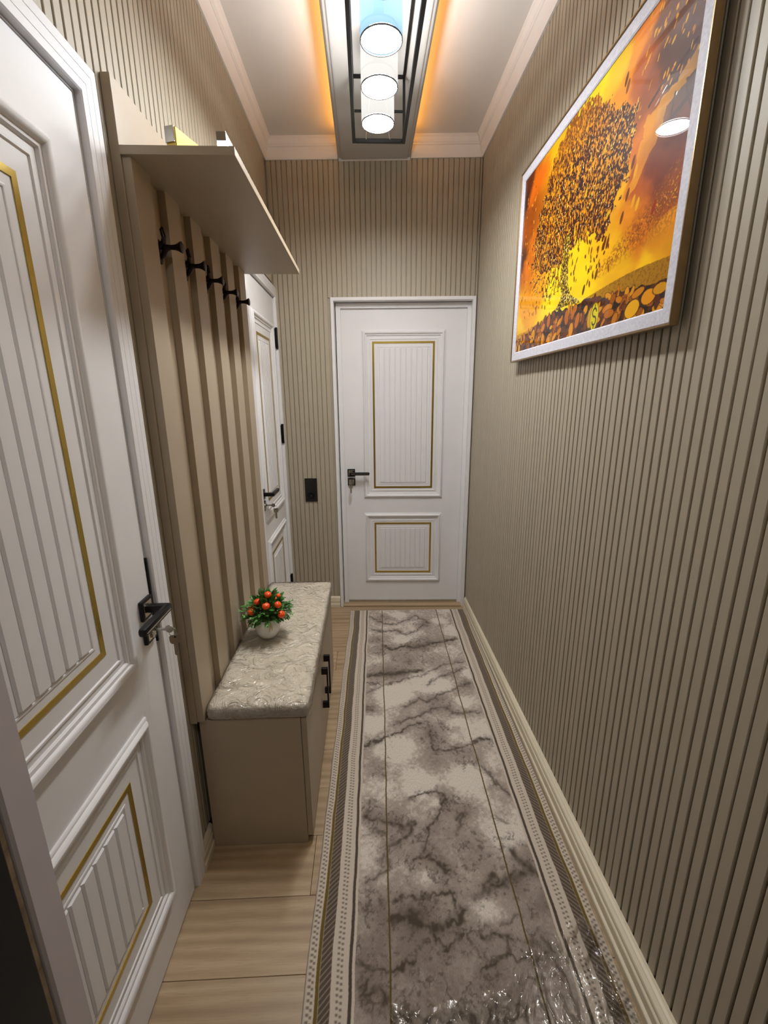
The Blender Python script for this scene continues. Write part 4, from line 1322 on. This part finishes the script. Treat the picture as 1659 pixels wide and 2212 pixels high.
    # crown of the tree
    CAN = [(.141, .60), (.170, .687), (.225, .784), (.262, .884), (.315, .938), (.348, .975), (.414, 0.995), (.492, 1.0), (.575, .95), (.631, .88), (.685, .815), (.73, .785), (.755, .785), (.80, .72), (.79, .637), (.785, .554), (.77, .508), (.745, .473), (.717, .450), (.725, .404), (.70, .372), (.665, .356), (.611, .418), (.55, .42), (.50, .40), (.46, .375), (.351, .370), (.219, .40), (.148, .50)]
    ju = u + (vnoise(nx, ny, 60, 44, 70, 2) - .5) * 0.055; jv = v + (vnoise(nx, ny, 60, 44, 71, 2) - .5) * 0.075
    can = poly_mask(ju, jv, CAN).astype(float)
    # sparser lower fringe
    fringe = poly_mask(ju, jv, [(.14, .52), (.22, .42), (.36, .38), (.47, .38), (.47, .26), (.33, .22), (.2, .30), (.12, .36)]) * (vnoise(nx, ny, 110, 80, 72, 2) > 0.54)
    can = np.maximum(can, fringe)
    fa = vnoise(nx, ny, nx / 4.4, ny / 6.0, 73, 2, 0.6); fb = vnoise(nx, ny, 7, 6, 74, 3); fc = vnoise(nx, ny, nx / 2.6, ny / 3.4, 75, 1)
    blend(can * 0.94, [112, 62, 28])
    blend(can * (fa > 0.53), [172, 106, 28]); blend(can * (fa < 0.43) * 0.95, [78, 40, 32]); blend(can * (fa > 0.62), [222, 164, 48])
    blend(can * (fb > 0.56) * (fa < 0.50) * 0.85, [72, 36, 42])
    dm = np.clip(0.70 - 1.1 * (v - 0.42) + 0.35 * (u - .45) + 1.4 * (fb - 0.5), 0, 1)
    blend(can * (fa < 0.56) * dm * 0.75, [70, 34, 34])
    blend(can * (fc > 0.86), [250, 226, 150]); blend(can * (fc > 0.94) * 0.95, [255, 246, 232])
    blend(can * sstep(0.78, 0.98, v + 0.15 * (0.5 - u)) * 0.45, [226, 160, 22])
    # trunk and roots
    trunk = poly_mask(u + (vnoise(nx, ny, 40, 60, 76, 2) - .5) * 0.010, v, [(.430, .50), (.470, .48), (.474, .34), (.483, .26), (.505, .20), (.56, .165), (.585, .14), (.53, .150), (.47, .155), (.40, .150), (.345, .135), (.405, .165), (.436, .20), (.426, .28), (.422, .36)])
    tn = vnoise(nx, ny, nx / 2.8, ny / 3.2, 77, 1)
    blend(trunk * 1.0, [150, 122, 34]); blend(trunk * (tn < 0.36), [64, 48, 18]); blend(trunk * (tn > 0.62), [232, 206, 92]); blend(trunk * (tn > 0.80), [252, 244, 200])
    # branches reaching in from the right
    for (p, q, w_) in (((.985, .75), (.944, .735), .0045), ((.944, .735), (.88, .726), .0035), ((.944, .735), (.937, .69), .003), ((.937, .693), (.897, .702), .004), ((.88, .726), (.84, .70), .004), ((1.0, .62), (.905, .58), .006), ((.985, .60), (.97, .65), .003), ((.93, .60), (.935, .66), .003), ((1.0, .56), (.985, .60), .003)):
        dx, dy = q[0] - p[0], (q[1] - p[1]) / asp
        tt_ = np.clip(((u - p[0]) * dx + (v - p[1]) / asp * dy) / (dx * dx + dy * dy), 0, 1)
        dd_ = np.hypot(u - p[0] - tt_ * dx, (v - p[1]) / asp - tt_ * dy)
        blend((dd_ < w_) * 0.9, [84, 40, 22])
    # falling coins and leaves
    for i in range(70):
        ell(rng.uniform(.79, 1.0), rng.uniform(.70, 1.0), rng.uniform(.004, .009), rng.uniform(.0015, .004), rng.uniform(.6, 1.4), [[232, 190, 120], [214, 150, 60], [236, 176, 40]][i % 3])
    for i in range(46):
        ell(rng.uniform(.50, .74), rng.uniform(.20, .41) , rng.uniform(.005, .012), rng.uniform(.0025, .005), rng.uniform(.9, 2.1), [[120, 70, 14], [150, 84, 20], [96, 56, 16]][i % 3])
    for i in range(46):
        ell(rng.uniform(.02, .40), rng.uniform(.19, .36), rng.uniform(.004, .010), rng.uniform(.002, .0045), rng.uniform(.9, 2.1), [[140, 84, 14], [170, 96, 20], [96, 56, 16]][i % 3])
    for i in range(60):
        ell(rng.uniform(.0, .14), rng.uniform(.35, .98), rng.uniform(.003, .008), rng.uniform(.0018, .004), rng.uniform(.9, 2.1), [[236, 190, 120], [226, 150, 40], [120, 60, 24]][i % 3])
    for (a, b, c_) in ((.725, .88, [130, 80, 20]), (.735, .85, [150, 92, 20]), (.80, .56, [130, 70, 12]), (.815, .52, [232, 180, 40]), (.79, .46, [134, 74, 14]), (.82, .42, [232, 180, 50]), (.775, .39, [140, 80, 14]), (.84, .40, [236, 186, 60]), (.70, .34, [124, 64, 20]), (.715, .33, [124, 64, 20]), (.91, .35, [170, 60, 20]), (.60, .19, [110, 74, 16]), (.67, .23, [128, 78, 16])):
        ell(a, b, .016, .007, 1.25, c_)
    for i in range(34):
        ell(rng.uniform(.2, .76), rng.uniform(.40, .92), rng.uniform(.008, .016), rng.uniform(.004, .007), rng.uniform(.9, 1.9), [[236, 196, 60], [226, 176, 50], [206, 150, 40]][i % 3], alpha=0.9) if True else None
    # coin pile
    tops = np.interp(u, [0, .183, .288, .397, .515, .625, .737, .809, .883, .956, 1], [.08, .102, .126, .152, .136, .145, .116, .118, .106, .098, .086])
    tops = tops + (vnoise(nx, ny, 40, 2, 80, 2) - .5) * 0.03
    pile = v < tops
    pn = vnoise(nx, ny, 60, 60, 81, 3)
    blend(pile * 1.0, [74, 38, 20]); blend(pile * (pn > 0.55), [112, 62, 24]); blend(pile * (pn < 0.38), [40, 20, 16])
    lim_ = lambda a: float(np.interp(a, [0, .183, .288, .397, .515, .625, .737, .809, .883, .956, 1], [.08, .102, .126, .152, .136, .145, .116, .118, .106, .098, .086]))
    for i in range(190):
        a = rng.rand(); b = rng.uniform(0, lim_(a))
        cg = [[206, 140, 30], [176, 110, 28], [226, 166, 40], [134, 78, 28], [112, 60, 26]][rng.randint(5)]
        ell(a, b, rng.uniform(.014, .026), rng.uniform(.006, .014), rng.uniform(-.5, 1.9), cg, [92, 50, 18])
    for (cu, cv, a, b, an, cg) in ((.537, .031, .026, .018, 1.4, [226, 160, 30]), (.302, .03, .026, .016, 1.5, [222, 158, 30]), (.348, .117, .026, .016, 1.4, [196, 122, 36]), (.497, .098, .028, .017, 1.7, [190, 118, 38]), (.545, .11, .028, .013, 1.1, [196, 124, 30]), (.576, .065, .028, .016, 1.2, [200, 128, 34]),
                                   (.872, .034, .036, .024, .2, [240, 190, 30]), (.934, .058, .032, .020, 0, [236, 170, 24]), (.975, .072, .030, .014, 0, [222, 170, 60]), (.752, .068, .030, .013, .1, [214, 146, 34]), (.763, .046, .030, .013, 0, [196, 126, 34]), (.045, .02, .020, .013, 1.5, [232, 178, 36]), (.198, .081, .022, .013, .7, [226, 170, 46]), (.89, .085, .030, .011, .2, [214, 150, 50]), (.66, .055, .034, .020, 1.5, [214, 176, 40])):
        ell(cu, cv, a, b, an, cg, [104, 60, 16])
    ell(.684, .055, .044, .026, 1.55, [226, 214, 44], [150, 120, 20])
    # dollar sign on the front coin
    th = np.linspace(0.35, 4.3, 16)
    up_ = [(.684 + .011 * math.cos(t__), .072 + .017 * math.sin(t__)) for t__ in np.linspace(0.2, 4.71, 14)]
    lo_ = [(.684 + .011 * math.cos(t__), .038 + .017 * math.sin(t__)) for t__ in np.linspace(1.57, -2.9, 14)]
    sline = up_ + lo_
    for L_, w_ in ((sline, .0026), ([(.684, .103), (.684, .092)], .0024), ([(.684, .018), (.684, .007)], .0024)):
        for (p, q) in zip(L_[:-1], L_[1:]):
            dx, dy = q[0] - p[0], (q[1] - p[1]) / asp
            tt_ = np.clip(((u - p[0]) * dx + (v - p[1]) / asp * dy) / (dx * dx + dy * dy + 1e-12), 0, 1)
            dd_ = np.hypot(u - p[0] - tt_ * dx, (v - p[1]) / asp - tt_ * dy)
            blend((dd_ < w_) * 0.9, [86, 74, 14])
    img = np.clip(img, 0, 255)
    return 255.0 * (img / 255.0) ** 1.32 * 0.97


PNX, PNY = 800, 540
img = paint_picture(PNX, PNY)
i0, i1 = 0.0395, PWd - 0.0395
j0, j1 = 0.0395, PHt - 0.0395
gx, gz = np.meshgrid(np.linspace(i0, i1, PNX), np.linspace(j0, j1, PNY))
P = np.stack([gx, np.full_like(gx, 0.0075), gz], -1)
t = NT('glossy_print')
at = t.n('ShaderNodeAttribute'); at.attribute_name = 'print'
hs = t.n('ShaderNodeHueSaturation'); hs.inputs['Saturation'].default_value = 1.12; hs.inputs['Value'].default_value = 1.0
t.set(hs.inputs['Color'], at.outputs[0])
p = t.principled(Base_Color=hs.outputs[0], Roughness=0.45)
p.inputs['Coat Weight'].default_value = 0.6; p.inputs['Coat Roughness'].default_value = 0.015
p.inputs['Specular IOR Level'].default_value = 0.1
pr = grid_mesh('print', P, t.mat, s2l(img), None, False, pict)
